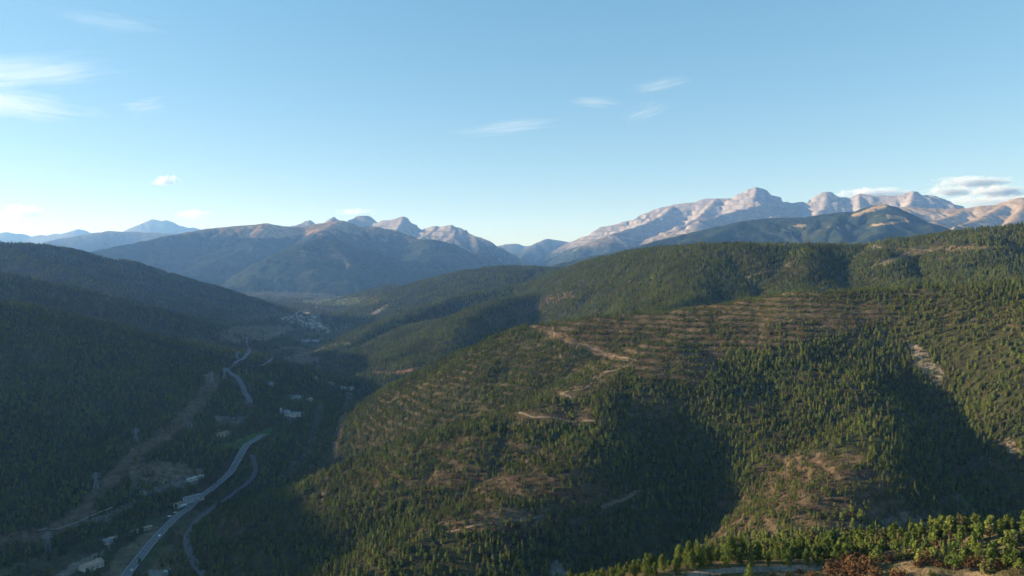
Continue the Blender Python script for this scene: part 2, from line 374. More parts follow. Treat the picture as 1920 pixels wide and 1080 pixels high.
def hit(px, py, rmin=None):
    """where the line of sight through (px, py) meets the ground"""
    u = (px - 960.0) / FOC; v = -(py - 540.0) / FOC
    fy = cp + sp * v; fz = -sp + cp * v
    ys = np.exp(np.linspace(math.log(rmin or 100), math.log(16000), 2600))
    k = ys / fy
    zz = CAM_Z + fz * k
    gz = ground_z(u * k, ys)
    b = np.nonzero(zz < gz)[0]
    i = b[0] if len(b) else len(ys) - 1
    if i > 0:
        d0 = zz[i - 1] - gz[i - 1]; d1 = gz[i] - zz[i]
        yy = ys[i - 1] + (ys[i] - ys[i - 1]) * d0 / max(d0 + d1, 1e-6)
    else: yy = ys[i]
    xx = u * yy / fy
    return np.array([xx, yy, float(ground_z(xx, yy)[0])])

for px_, py_, r_, h_ in ((1690, 1068, 7, 1.6), (1745, 1078, 6, 1.3), (1900, 1068, 7, 1.7), (1625, 1078, 5, 1.2), (1600, 1060, 5, .8), (1820, 1074, 6, -.8), (1440, 1078, 6, -.7)):
    c_ = hit(px_, py_)
    H += h_ * np.exp(-((X - c_[0]) ** 2 + ((Y - c_[1]) * .8) ** 2) / (r_ * r_))
PXg, PYg = project(X, Y, H)
# ------------------------------------------------------------------ land cover
gr = np.gradient(RR, axis=0); gt = np.gradient(T, axis=1) * RR
SLr = np.gradient(H, axis=0) / gr; SLt = np.gradient(H, axis=1) / gt
SLOPE = np.hypot(SLr, SLt)
elev = (H - CAM_Z) / RR
runmax = np.maximum.accumulate(elev, axis=0)
prev = np.vstack([np.full((1, NT), -9.0), runmax[:-1]])
VIS = ((H + 12 - CAM_Z) / RR >= prev)
INF = np.abs(T) < R(39)

def inpoly(px, py, poly):
    c = np.zeros(px.shape, bool)
    n = len(poly)
    for i in range(n):
        x0, y0 = poly[i]; x1, y1 = poly[(i + 1) % n]
        if y0 == y1: continue
        c ^= ((y0 > py) != (y1 > py)) & (px < (x1 - x0) * (py - y0) / (y1 - y0) + x0)
    return c
jx = fbm(X / 22, Y / 22, 4) * 13 * np.clip(1000 / RR, .2, 3); jy = fbm(X / 22 + 99, Y / 22, 4) * 8 * np.clip(1000 / RR, .2, 3)
PJX, PJY = PXg + jx, PYg + jy
def poly_mask(poly, ymin=0, ymax=1e9, jit=1):
    p = np.array(poly, float)
    m = VIS & (PXg > p[:, 0].min() - 20) & (PXg < p[:, 0].max() + 20) & (PYg > p[:, 1].min() - 20) & (PYg < p[:, 1].max() + 20) & (Y > ymin) & (Y < ymax)
    ix = np.nonzero(m)
    out = np.zeros(m.shape, bool)
    out[ix] = inpoly(PJX[ix] if jit else PXg[ix], PJY[ix] if jit else PYg[ix], poly)
    return out
def line_mask(pts, w, ymin=0, ymax=1e9):
    out = np.zeros(PXg.shape, bool)
    m = VIS & (Y > ymin) & (Y < ymax)
    p = np.array(pts, float)
    m &= (PXg > p[:, 0].min() - 30) & (PXg < p[:, 0].max() + 30) & (PYg > p[:, 1].min() - 30) & (PYg < p[:, 1].max() + 30)
    ix = np.nonzero(m); x, y = PJX[ix], PJY[ix]
    d = np.full(x.shape, 1e9)
    for a, b in zip(p[:-1], p[1:]):
        v = b - a; t = np.clip(((x - a[0]) * v[0] + (y - a[1]) * v[1]) / (v @ v), 0, 1)
        d = np.minimum(d, np.hypot(x - a[0] - t * v[0], y - a[1] - t * v[1]))
    out[ix] = d < w / 2
    return out

COL = np.zeros(X.shape + (3,), np.float32)
def lay(mask, c, k=1.0):
    w = (np.asarray(mask, np.float32) * k)[..., None]
    COL[:] = COL * (1 - w) + np.array(c, np.float32) * w
SOIL, DRY, UNDER, GRAVEL = (.088, .058, .036), (.095, .074, .038), (.036, .038, .015), (.17, .16, .145)
TAN, ROCK, FOREST, RUST = (.27, .18, .095), (.40, .335, .30), (.026, .036, .017), (.085, .05, .03)
n_big = fbm(X / 420, Y / 420, 4); n_mid = fbm(X / 90 + 7, Y / 90, 4); n_small = fbm(X / 14, Y / 14 + 3, 3)
lay(np.ones(X.shape), UNDER)
lay(sstep(.05, .55, n_mid + .4 * n_small), SOIL, .6)
lay(sstep(.15, .5, n_big + .3 * n_small), DRY, .5)
near_reg = isreg('near_hill', 'middle_hill', 'low_hill', 'foreground_ridge', 'shaded_hill', 'valley_ridge')
DENS = np.zeros(X.shape, np.float32)                 # trees per square metre
lod = np.minimum(1, (1150 / RR)) ** 1.25
DENS[near_reg] = .072
DENS *= (.3 + .7 * sstep(-.5, -.12, n_mid + .25 * n_small))
DENS[isreg('shaded_hill', 'valley_ridge')] *= .75
ROWS = np.zeros(X.shape, np.float32)                 # how strongly the trees stand in terrace rows
# valley floor: fields, hedges and riverside wood
fz = isreg('valley_floor')
cell = np.floor(X / 70 + .8 * perlin(X / 160, Y / 160)) * 57.3 + np.floor(Y / 110 + .8 * perlin(X / 150 + 5, Y / 150)) * 91.7
cellr = np.abs(np.sin(cell) * 43758.5) % 1.0
lay(fz, (.06, .055, .03)); lay(fz & (cellr > .55), (.10, .085, .045)); lay(fz & (cellr > .86), (.15, .12, .075)); lay(fz & (cellr < .18), (.05, .06, .025))
DENS[fz] = np.where(n_mid[fz] + .5 * n_small[fz] > -.02, .03, .004)
DENS[fz & (RR > 2400)] *= .7
KIND = np.zeros(X.shape, np.float32)                 # share of broadleaf trees
KIND[near_reg] = .06
KIND[isreg('low_hill')] = .2
KIND[fz] = .75
KIND[isreg('shaded_hill')] = .08; KIND[isreg('valley_ridge')] = .5
# far slopes
fm = isreg('forest_mountain', 'wooded_ridge', 'far_mountain')
lay(fm, FOREST); lay(fm * sstep(.0, .5, n_mid + .5 * n_big), (.05, .055, .028), .8)
lay(isreg('forest_mountain') * sstep(.12, .42, fbm(X / 800 + 3, Y / 800, 4) + (H - 700) / 1400), (.13, .095, .055), .75)
lay(isreg('forest_mountain') * sstep(720, 900, H + 160 * n_mid), TAN, .85)
lay(isreg('forest_mountain') & poly_mask([(440, 432), (480, 418), (505, 418), (560, 432), (600, 430), (575, 440), (500, 446), (450, 446)]), (.33, .21, .12), .8)
lay(isreg('far_mountain') * sstep(600, 1300, H), (.25, .22, .19), .8)
tr = isreg('tan_ridge')
lay(tr, (.24, .165, .085)); lay(tr * sstep(-.05, .35, n_big + .3 * n_mid - (H - 900) / 500), FOREST, .85); lay(tr * sstep(.42, .62, SLOPE + .3 * n_mid), (.30, .24, .18), .8)
lay(isreg('wooded_ridge') * sstep(.46, .6, n_mid + .4 * n_small), (.14, .11, .06), .5)
for pl in ([(1628, 422), (1700, 412), (1705, 416), (1640, 424)], [(1660, 402), (1690, 405), (1700, 412), (1665, 410)], [(1480, 424), (1510, 420), (1512, 426)], [(1550, 425), (1572, 425), (1572, 427), (1550, 427)], [(1595, 404), (1640, 386), (1656, 382), (1665, 387), (1640, 394), (1605, 407)]):
    lay(isreg('wooded_ridge') & poly_mask(pl), (.30, .21, .11), .9)
for m_, lo in (('rock_peak', 800), ('limestone_mountain', 770)):
    rk = isreg(m_)
    lay(rk, FOREST)
    hh = H + 120 * n_mid + 140 * n_big
    lay(rk * sstep(lo - 160, lo + 60, hh), (.20, .15, .10), .9)
    lay(rk * sstep(lo, lo + 260, hh), (.255, .202, .16))
    lay(rk * sstep(.5, .85, SLOPE + .25 * n_small) * sstep(lo - 150, lo + 120, hh), (.27, .24, .22), .9)
    lay(rk * sstep(.1, .5, fbm(X / 240, Y / 240 + 8, 4)) * sstep(lo, lo + 150, hh), (.225, .17, .12), .7)
    lay(rk * sstep(.25, .45, fbm(X / 70 + 8, Y / 70, 3)), (.23, .21, .205), .5)
STR = ((H + .06 * X + 60 * perlin(X / 1500, Y / 1500)) / 52.0 + .5 * n_mid) % 1.0
lay(isreg('limestone_mountain', 'rock_peak') * sstep(820, 1000, H) * sstep(.3, .4, STR) * (1 - sstep(.55, .65, STR)) * sstep(-.2, .3, n_mid + n_big), (.17, .155, .15), .55)
# traced places: (outline, ground colour, how much of the wood stays, strength of the rows, nearest and farthest distance)
PLACES = [
    ([(505, 655), (560, 649), (572, 656), (512, 664)], (.13, .11, .06), .1, 0, 1800, 4500), ([(470, 690), (520, 690), (512, 700), (476, 700)], (.10, .09, .05), .1, 0, 1500, 4000),
    ([(600, 650), (650, 640), (660, 646), (610, 658)], (.10, .10, .05), .1, 0, 1800, 4500), ([(430, 655), (470, 650), (475, 664), (440, 668)], (.14, .11, .07), .1, 0, 1800, 4500),
    ([(575, 628), (640, 622), (650, 630), (585, 634)], (.08, .1, .04), .1, 0, 2000, 4800), ([(640, 600), (690, 596), (690, 606), (650, 612)], (.11, .11, .05), .2, 0, 2200, 5000),
    ([(535, 740), (575, 738), (570, 752), (545, 755)], (.12, .12, .06), .05, 0, 1000, 3000), ([(455, 596), (520, 588), (525, 594), (460, 602)], (.14, .12, .06), .1, 0, 2300, 5500),
    ([(528, 783), (545, 774), (572, 770), (562, 785), (546, 794)], (.13, .13, .135), 0, 0, 900, 2500), ([(120, 985), (200, 965), (235, 945), (240, 950), (190, 975), (130, 992)], GRAVEL, .1, 0, 500, 1500),
    ([(690, 750), (800, 705), (1000, 622), (1060, 650), (1170, 685), (1050, 745), (900, 790), (760, 820), (660, 850)], DRY, .5, .55, 500, 1400),
    ([(680, 860), (900, 830), (1080, 860), (1180, 930), (1120, 1000), (900, 990), (760, 960)], SOIL, .5, .6, 300, 1000),
    ([(1330, 960), (1440, 860), (1600, 850), (1720, 900), (1700, 990), (1500, 1000), (1330, 1010)], SOIL, .5, .6, 250, 800),
    ([(528, 588), (560, 583), (595, 588), (606, 604), (622, 616), (612, 626), (585, 618), (545, 610), (528, 602)], (.15, .12, .085), .12, 0, 2300, 5000),
    ([(990, 612), (1180, 585), (1480, 548), (1665, 572), (1660, 600), (1560, 628), (1450, 652), (1350, 668), (1330, 705), (1290, 725), (1180, 700), (1060, 650)], SOIL, .42, .9, 500, 1150),
    ([(1180, 575), (1340, 558), (1480, 546), (1660, 570), (1640, 590), (1480, 600), (1340, 610), (1200, 615)], DRY, .5, .9, 500, 1150),
    ([(1330, 612), (1356, 640), (1348, 690), (1322, 716), (1290, 730), (1335, 650)], SOIL, .08, .3, 400, 1100),
    ([(1000, 612), (1090, 640), (1160, 668), (1150, 676), (1080, 652), (990, 620)], (.24, .15, .09), .08, 0, 400, 1200),
    ([(930, 778), (1050, 760), (1110, 770), (1125, 797), (1000, 797)], SOIL, .12, .6, 400, 1000),
    ([(1045, 735), (1110, 715), (1170, 690), (1120, 735), (1090, 752), (1050, 752)], DRY, .15, .4, 400, 1000),
    ([(740, 908), (830, 878), (960, 890), (1100, 905), (1180, 928), (1080, 948), (900, 925), (760, 918)], SOIL, .14, .6, 300, 900),
    ([(830, 830), (900, 815), (960, 826), (1090, 850), (1080, 858), (930, 842), (800, 848), (720, 850)], SOIL, .2, .6, 300, 1000),
    ([(830, 978), (930, 955), (1030, 955), (1030, 975), (920, 990), (840, 1000)], (.13, .09, .055), .25, .4, 300, 900),
    ([(1430, 852), (1560, 852), (1610, 870), (1690, 930), (1700, 975), (1560, 988), (1440, 955), (1415, 900)], SOIL, .30, .8, 250, 800),
    ([(1680, 965), (1800, 925), (1840, 965), (1780, 990), (1690, 995)], (.15, .125, .10), .35, 0, 250, 700),
    ([(1580, 985), (1680, 965), (1690, 1000), (1600, 1012)], (.11, .10, .09), .4, 0, 250, 700),
    ([(1025, 1062), (1050, 1046), (1072, 1054), (1070, 1080), (1030, 1085)], (.2, .19, .175), .1, 0, 250, 800),
    ([(1170, 755), (1240, 740), (1290, 760), (1250, 790), (1180, 785)], DRY, .4, .7, 400, 1000),
    ([(1390, 735), (1450, 740), (1440, 790), (1330, 800), (1340, 780)], DRY, .45, .2, 400, 1000),
    ([(1700, 640), (1740, 660), (1770, 700), (1760, 720), (1720, 690)], (.25, .2, .15), .2, 0, 400, 1100),
    ([(1870, 820), (1900, 830), (1915, 850), (1890, 850)], (.26, .2, .14), .2, 0, 300, 900),
    ([(395, 985), (420, 965), (455, 962), (472, 985), (440, 1012), (400, 1010)], RUST, .12, 0, 300, 1200),
    ([(820, 640), (900, 600), (1000, 560), (1070, 545), (1080, 556), (960, 602), (870, 640), (800, 665)], (.13, .08, .05), .35, 0, 1200, 2400),
    ([(1280, 640), (1180, 560), (1260, 560), (1400, 585)], (.1, .08, .04), .8, 0, 1200, 2400),
    ([(1425, 455), (1510, 456), (1515, 461), (1420, 462)], DRY, .25, 0, 1400, 2100),
    ([(1630, 500), (1665, 486), (1700, 476), (1720, 474), (1690, 488), (1650, 502)], (.3, .22, .14), .05, 0, 1000, 2100),
    ([(1700, 474), (1790, 462), (1860, 462), (1860, 468), (1790, 470)], (.25, .17, .11), .2, 0, 1000, 2100),
    ([(1570, 470), (1700, 455), (1780, 455), (1790, 464), (1650, 482)], DRY, .5, 0, 1000, 2100),
    ([(1640, 457), (1662, 466), (1650, 472), (1620, 464)], (.3, .23, .15), .1, 0, 1200, 2100),
    ([(410, 622), (440, 611), (545, 609), (552, 618), (505, 640), (450, 646), (412, 641)], (.17, .13, .075), .03, 0, 1800, 4500),
    ([(535, 672), (600, 668), (602, 680), (540, 684)], (.15, .12, .08), .03, 0, 1300, 4000),
    ([(450, 580), (520, 575), (540, 600), (430, 605)], (.11, .09, .05), .3, 0, 2300, 5200),
    ([(540, 566), (700, 554), (730, 560), (690, 575), (600, 573)], (.20, .19, .07), .2, 0, 2300, 7500),  # sunlit strip of the valley, its light painted as yellower ground
    ([(385, 768), (400, 780), (462, 780), (456, 794), (412, 796)], GRAVEL, 0, 0, 700, 2200),
    ([(342, 790), (356, 788), (374, 806), (352, 804)], GRAVEL, .05, 0, 700, 2200),
    ([(435, 744), (470, 755), (482, 766), (452, 762)], GRAVEL, .1, 0, 700, 2500),
    ([(275, 917), (325, 897), (376, 894), (372, 906), (300, 926), (252, 927)], (.17, .16, .145), .02, 0, 600, 1600),
    ([(245, 872), (280, 866), (345, 866), (384, 884), (374, 894), (322, 898), (252, 922), (243, 900)], (.19, .135, .09), .05, 0, 600, 1600),
    ([(215, 962), (252, 938), (262, 946), (222, 968), (180, 984)], (.16, .14, .11), .05, 0, 500, 1500),
    ([(96, 1090), (150, 1046), (205, 1020), (207, 1030), (160, 1062), (112, 1090)], (.22, .19, .15), .03, 0, 450, 1200),
    ([(180, 1090), (230, 1030), (290, 985), (312, 990), (256, 1045), (222, 1090)], (.16, .115, .075), .03, 0, 450, 1200),
    ([(400, 838), (440, 826), (510, 800), (514, 808), (456, 841), (415, 844)], (.07, .13, .03), 0, 0, 700, 1800),
    ([(265, 1090), (300, 1032), (345, 985), (353, 1010), (350, 1045), (372, 1090)], (.12, .085, .045), .18, 0, 400, 1200),
    ([(282, 1068), (322, 1064), (316, 1090), (276, 1090)], (.2, .2, .2), 0, 0, 400, 1200),
    ([(380, 700), (402, 702), (400, 715), (385, 715)], (.2, .18, .15), 0, 0, 1200, 2600),
    ([(690, 590), (720, 572), (735, 568), (705, 592)], (.32, .26, .2), .02, 0, 2500, 5000),
    ([(460, 440), (461, 441), (462, 440)], TAN, 1, 0, 0, 1),
]
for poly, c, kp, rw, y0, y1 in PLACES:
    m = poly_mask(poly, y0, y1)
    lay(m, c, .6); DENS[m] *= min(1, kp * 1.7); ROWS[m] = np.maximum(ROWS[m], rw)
for pts, w, c, y0, y1 in (([(402, 712), (380, 745), (330, 800), (258, 850), (218, 890), (182, 925), (150, 965), (90, 1000), (0, 1015)], 26, (.12, .085, .055), 500, 2400),
                          ([(657, 736), (638, 800), (622, 860), (612, 910), (600, 965)], 10, (.12, .085, .055), 400, 2200),
                          ([(600, 762), (578, 850), (545, 885)], 14, (.09, .075, .05), 500, 2200),
                          ([(530, 1000), (505, 1080)], 10, UNDER, 300, 1200), ([(600, 900), (560, 960), (530, 1010)], 10, UNDER, 300, 1200),
                          ([(700, 700), (755, 698), (810, 682)], 6, (.2, .11, .06), 900, 2200)):
    m = line_mask(pts, w, y0, y1); lay(m, c, .9); DENS[m] *= .06
TRACKS = [
    ([(990, 612), (1040, 628), (1090, 645), (1130, 662), (1160, 671), (1192, 677)], 2.5, 500, 1300),
    ([(1186, 684), (1150, 696), (1116, 706), (1106, 722), (1090, 731), (1052, 738)], 2.5, 400, 1200),
    ([(1052, 738), (1062, 743), (1078, 746)], 4, 400, 1200),
    ([(972, 774), (1000, 783), (1060, 788), (1118, 792)], 2.6, 400, 1000),
    ([(840, 998), (880, 988), (930, 981), (980, 976), (1022, 967)], 2.6, 300, 800),
    ([(1128, 952), (1170, 938), (1206, 921)], 2.4, 300, 800),
    ([(1632, 502), (1665, 489), (1700, 477), (1740, 470), (1800, 466), (1900, 462)], 3.5, 1200, 2000),
    ([(1395, 525), (1440, 508), (1480, 495)], 3, 1200, 2000),
]
for pts, w, y0, y1 in TRACKS:
    m = line_mask(pts, 7.5, y0, y1); lay(m, DRY, .5); DENS[m] *= .05
ROADS = dict(main=[(225, 1095), (243, 1070), (262, 1046), (290, 1011), (318, 982), (345, 958), (375, 936), (410, 907), (432, 889), (444, 872), (449, 855), (460, 838), (478, 826), (500, 814)],
             side=[(392, 1095), (380, 1078), (364, 1058), (352, 1032), (350, 1010), (358, 990), (375, 970), (402, 950), (432, 930), (470, 906), (482, 886), (478, 866), (468, 850)],
             far=[(470, 760), (459, 740), (455, 724), (440, 706), (424, 694), (440, 682), (462, 668), (468, 655)], lane=[(462, 688), (500, 682), (535, 674), (562, 667), (600, 655)], field=[(60, 1000), (130, 985), (180, 965), (222, 947)])
for k, w in (('main', 26), ('side', 12), ('far', 15), ('lane', 12), ('field', 5)):
    m = line_mask(ROADS[k], w, 300, 3000); DENS[m] *= 0
# the ridge in the foreground: dry grass and bare earth in front of the tree row
fr = isreg('foreground_ridge')
DENS[fr] = 0; 
lay(fr, (.10, .085, .04)); lay(fr * sstep(-.2, .3, fbm(X / 9, Y / 9, 3)), (.19, .13, .075), .8)
DENS[fr & (RR > 221)] = .06; KIND[fr] = .7

# the terraces: flat treads and steep risers following the contour
HR = H.copy()
PH = (HR / 7.0 + .35 * perlin(X / 70, Y / 70)) % 1.0
ROWS *= sstep(-.55, .0, fbm(X / 45 + 30, Y / 45, 3))
near_rows = np.maximum(ROWS, np.where(isreg('near_hill'), .5 * sstep(-.3, .3, fbm(X / 110 + 50, Y / 110, 3)) + .1, 0))
H = H + near_rows * 2.8 * (sstep(0, .35, PH) - PH)
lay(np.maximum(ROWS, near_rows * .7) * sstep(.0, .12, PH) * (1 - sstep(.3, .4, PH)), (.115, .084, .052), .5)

# ------------------------------------------------------------------ materials
def new_mat(name):
    m = bpy.data.materials.new(name); m.use_nodes = True
    nt = m.node_tree; nt.nodes.clear()
    out = nt.nodes.new('ShaderNodeOutputMaterial')
    return m, nt, out
def N(nt, t, **kw):
    n = nt.nodes.new(t)
    for k, v in kw.items():
        if k.startswith('i_'):
            key = k[2:]; n.inputs[int(key) if key.isdigit() else key].default_value = v
        else: setattr(n, k, v)
    return n
def ramp(nt, src, a, b, ca, cb):
    m = N(nt, 'ShaderNodeMapRange'); m.inputs[1].default_value = a; m.inputs[2].default_value = b; m.inputs[3].default_value = ca; m.inputs[4].default_value = cb
    nt.links.new(src, m.inputs[0]); return m.outputs[0]
def mulc(nt, c, f):
    v = N(nt, 'ShaderNodeVectorMath', operation='SCALE'); nt.links.new(c, v.inputs[0]); nt.links.new(f, v.inputs['Scale']); return v.outputs[0]

def terrain_mat(name, scales, contrast=.55, bump=0.0, bscale=1.0):
    m, nt, out = new_mat(name)
    at = N(nt, 'ShaderNodeAttribute', attribute_name='albedo')
    geo = N(nt, 'ShaderNodeNewGeometry')
    col = at.outputs['Color']
    for i, s in enumerate(scales):
        nz = N(nt, 'ShaderNodeTexNoise', noise_dimensions='3D'); nz.inputs['Scale'].default_value = s; nz.inputs['Detail'].default_value = 3; nz.inputs['Roughness'].default_value = .6
        nt.links.new(geo.outputs['Position'], nz.inputs['Vector'])
        col = mulc(nt, col, ramp(nt, nz.outputs['Fac'], .3, .7, 1 - contrast, 1 + contrast))
    b = N(nt, 'ShaderNodeBsdfDiffuse'); b.inputs['Roughness'].default_value = .5
    nt.links.new(col, b.inputs['Color'])
    if bump:
        nz = N(nt, 'ShaderNodeTexNoise'); nz.inputs['Scale'].default_value = bscale; nz.inputs['Detail'].default_value = 4; nz.inputs['Roughness'].default_value = .65
        nt.links.new(geo.outputs['Position'], nz.inputs['Vector'])
        bp = N(nt, 'ShaderNodeBump'); bp.inputs['Strength'].default_value = 1.0; bp.inputs['Distance'].default_value = bump
        nt.links.new(nz.outputs['Fac'], bp.inputs['Height']); nt.links.new(bp.outputs[0], b.inputs['Normal'])
    nt.links.new(b.outputs[0], out.inputs[0])
    return m
M_NEAR = terrain_mat('earth_and_grass', (.9, .12), .5, .5, .8)
M_FLOOR = terrain_mat('valley_fields', (.4, .06), .35)
M_WOOD = terrain_mat('distant_forest', (.07, .02), .5, 9.0, .045)
M_ROCK = terrain_mat('pale_rock', (.05, .012), .22, 14.0, .02)
MATS = dict(valley_floor=M_FLOOR, rock_peak=M_ROCK, limestone_mountain=M_ROCK, forest_mountain=M_WOOD, wooded_ridge=M_WOOD, far_mountain=M_WOOD, tan_ridge=M_ROCK)

# ------------------------------------------------------------------ terrain meshes, one for each hill or mountain
def mesh_from(name, V, F, mat, smooth=True, parent=None):
    me = bpy.data.meshes.new(name)
    V = np.asarray(V, np.float32); F = np.asarray(F, np.int32)
    k = F.shape[1]
    me.vertices.add(len(V)); me.vertices.foreach_set('co', V.ravel())
    me.loops.add(F.size); me.loops.foreach_set('vertex_index', F.ravel())
    me.polygons.add(len(F)); me.polygons.foreach_set('loop_start', np.arange(0, F.size, k, dtype=np.int32))
    if smooth: me.polygons.foreach_set('use_smooth', np.ones(len(F), bool))
    me.update(calc_edges=True)
    if mat: me.materials.append(mat)
    o = bpy.data.objects.new(name, me); C.objects.link(o)
    if parent: o.parent = parent
    return o
def tag(o, label=None, cat=None, group=None, kind=None):
    if label: o['label'] = label
    if cat: o['category'] = cat
    if group: o['group'] = group
    if kind: o['kind'] = kind
    return o

VID = np.arange(NR * NT).reshape(NR, NT)
Q = np.stack([VID[:-1, :-1], VID[:-1, 1:], VID[1:, 1:], VID[1:, :-1]], -1).reshape(-1, 4)
QR = REG[:-1, :-1].ravel()
keepq = np.ones((NR - 1, NT - 1), bool)
keepq[(np.abs(T[:-1, :-1]) > R(44)) & (RR[:-1, :-1] > 9000)] = False
keepq = keepq.ravel()
allV = np.stack([X, Y, H], -1).reshape(-1, 3); allC = COL.reshape(-1, 3)
for ri_, nm in enumerate(REGS):
    q = Q[(QR == ri_) & keepq]
    if not len(q): continue
    u, inv = np.unique(q, return_inverse=True)
    o = mesh_from(nm, allV[u], inv.reshape(-1, 4)[:, ::-1], MATS.get(nm, M_NEAR), smooth=nm not in ('limestone_mountain', 'rock_peak'))
    at = o.data.attributes.new('albedo', 'FLOAT_COLOR', 'POINT')
    at.data.foreach_set('color', np.concatenate([allC[u], np.ones((len(u), 1), np.float32)], 1).ravel())
    o['kind'] = 'structure'
# ------------------------------------------------------------------ plants
def leaf_mat(name, c, c2, trans=.25):
    m, nt, out = new_mat(name)
    oi = N(nt, 'ShaderNodeObjectInfo'); geo = N(nt, 'ShaderNodeNewGeometry')
    mx = N(nt, 'ShaderNodeMix', data_type='RGBA'); mx.inputs[6].default_value = (*c, 1); mx.inputs[7].default_value = (*c2, 1)
    nt.links.new(oi.outputs['Random'], mx.inputs[0])
    nz = N(nt, 'ShaderNodeTexNoise'); nz.inputs['Scale'].default_value = .9; nz.inputs['Detail'].default_value = 2
    nt.links.new(geo.outputs['Position'], nz.inputs['Vector'])
    nb = N(nt, 'ShaderNodeTexNoise'); nb.inputs['Scale'].default_value = .012; nb.inputs['Detail'].default_value = 3
    nt.links.new(geo.outputs['Position'], nb.inputs['Vector'])
    col = mulc(nt, mx.outputs[2], ramp(nt, nz.outputs['Fac'], .3, .7, .6, 1.4))
    col = mulc(nt, col, ramp(nt, nb.outputs['Fac'], .3, .7, .75, 1.25))
    d = N(nt, 'ShaderNodeBsdfDiffuse'); t = N(nt, 'ShaderNodeBsdfTranslucent'); mix = N(nt, 'ShaderNodeMixShader'); mix.inputs[0].default_value = trans
    nt.links.new(col, d.inputs[0]); nt.links.new(col, t.inputs[0])
    nt.links.new(d.outputs[0], mix.inputs[1]); nt.links.new(t.outputs[0], mix.inputs[2]); nt.links.new(mix.outputs[0], out.inputs[0])
    return m
def plain_mat(name, c, rough=.9, var=.25, scale=2.0, metal=0.0, spec=.3):
    m, nt, out = new_mat(name)
    geo = N(nt, 'ShaderNodeNewGeometry')
    nz = N(nt, 'ShaderNodeTexNoise'); nz.inputs['Scale'].default_value = scale; nz.inputs['Detail'].default_value = 4
    nt.links.new(geo.outputs['Position'], nz.inputs['Vector'])
    rgb = N(nt, 'ShaderNodeRGB'); rgb.outputs[0].default_value = (*c, 1)
    col = mulc(nt, rgb.outputs[0], ramp(nt, nz.outputs['Fac'], .3, .7, 1 - var, 1 + var))
    b = N(nt, 'ShaderNodeBsdfPrincipled'); b.inputs['Roughness'].default_value = rough; b.inputs['Metallic'].default_value = metal; b.inputs['Specular IOR Level'].default_value = spec
    nt.links.new(col, b.inputs['Base Color']); nt.links.new(b.outputs[0], out.inputs[0])
    return m
M_PINE = leaf_mat('pine_needles', (.078, .106, .020), (.155, .168, .036), .2)
M_PINE2 = leaf_mat('dark_pine_needles', (.054, .078, .021), (.102, .118, .030), .2)
M_PINEY = leaf_mat('yellowish_pine_needles', (.095, .095, .026), (.15, .125, .04), .2)
M_LEAF = leaf_mat('broad_leaves', (.062, .092, .021), (.112, .132, .032), .35)
M_OAK = leaf_mat('oak_leaves', (.060, .060, .024), (.105, .085, .038), .25)
M_RUST = leaf_mat('rust_leaves', (.085, .046, .024), (.13, .074, .034), .3)
M_SHRUB = leaf_mat('shrub_leaves', (.075, .085, .025), (.15, .125, .045), .3)
M_BARK = plain_mat('bark', (.085, .06, .042), .95, .35, 3)

def quads(P, Nn, sz, rs):
    """small leaf faces: centre, facing and size of each"""
    n = len(P)
    Nn = Nn / (np.linalg.norm(Nn, axis=1, keepdims=True) + 1e-9)
    a = np.cross(Nn, rs.normal(size=(n, 3))); a /= np.linalg.norm(a, axis=1, keepdims=True) + 1e-9
    b = np.cross(Nn, a)
    s = sz[:, None]
    e = .55 + .45 * rs.random((n, 1))
    V = np.stack([P + a * s, P + b * s * e, P - a * s * (.7 + .3 * rs.random((n, 1))), P - b * s * e], 1).reshape(-1, 3)
    return V, np.arange(4 * n).reshape(n, 4)
def tube(p0, p1, r0, r1, k=5):
    p0, p1 = np.array(p0, float), np.array(p1, float); d = p1 - p0; d /= np.linalg.norm(d)
    u = np.cross(d, [0.3, .9, .1]); u /= np.linalg.norm(u); w = np.cross(d, u)
    an = np.arange(k) / k * 2 * math.pi
    ring = lambda p, r: p + r * (np.cos(an)[:, None] * u + np.sin(an)[:, None] * w)
    V = np.vstack([ring(p0, r0), ring(p1, r1)])
    F = [(i, (i + 1) % k, k + (i + 1) % k, k + i) for i in range(k)]
    return V, np.array(F)
def join(parts):
    Vs, Fs, o = [], [], 0
    for V, F in parts:
        Vs.append(V); Fs.append(F + o); o += len(V)
    return np.vstack(Vs), np.vstack(Fs)
def pine(seed, n=170, h=8.0, rad=1.75, sz=.52, low=.10):
    rs = np.random.default_rng(seed)
    ex, wd, hh = [(.75, 1, 1), (.5, 1.12, .9), (.95, .85, 1.12), (.42, 1.25, .8), (.65, 1.0, 1.0), (.8, .75, 1.2), (.35, 1.1, .72)][seed % 7]
    rad, h = rad * wd, h * hh
    t = low + (1 - low) * rs.random(n) ** 1.15
    lev = np.round(t * 9) / 9 + rs.normal(0, .018, n); t = np.where(rs.random(n) < .6, np.clip(lev, low, 1), t)
    prof = np.clip((1 - t), 0, 1) ** ex * np.clip((t - low) / .14 + .45, 0, 1)
    an = rs.random(n) * 2 * math.pi
    lob = 1 + .22 * np.sin(an * 3 + seed) + .12 * np.sin(an * 5 + 2 * seed)
    r = rad * prof * lob * np.sqrt(.25 + .75 * rs.random(n))
    P = np.stack([r * np.cos(an), r * np.sin(an), t * h + r * .12], 1)
    Nn = np.stack([np.cos(an), np.sin(an), np.full(n, .75)], 1) + rs.normal(0, .65, (n, 3))
    crown = quads(P, Nn, sz * (.55 + .6 * prof) * (.75 + .5 * rs.random(n)), rs)
    trunk = join([tube((0, 0, -.5), (.05, .02, h * .55), .16, .10), tube((.05, .02, h * .55), (0, .03, h * .97), .10, .02)])
    return crown, trunk
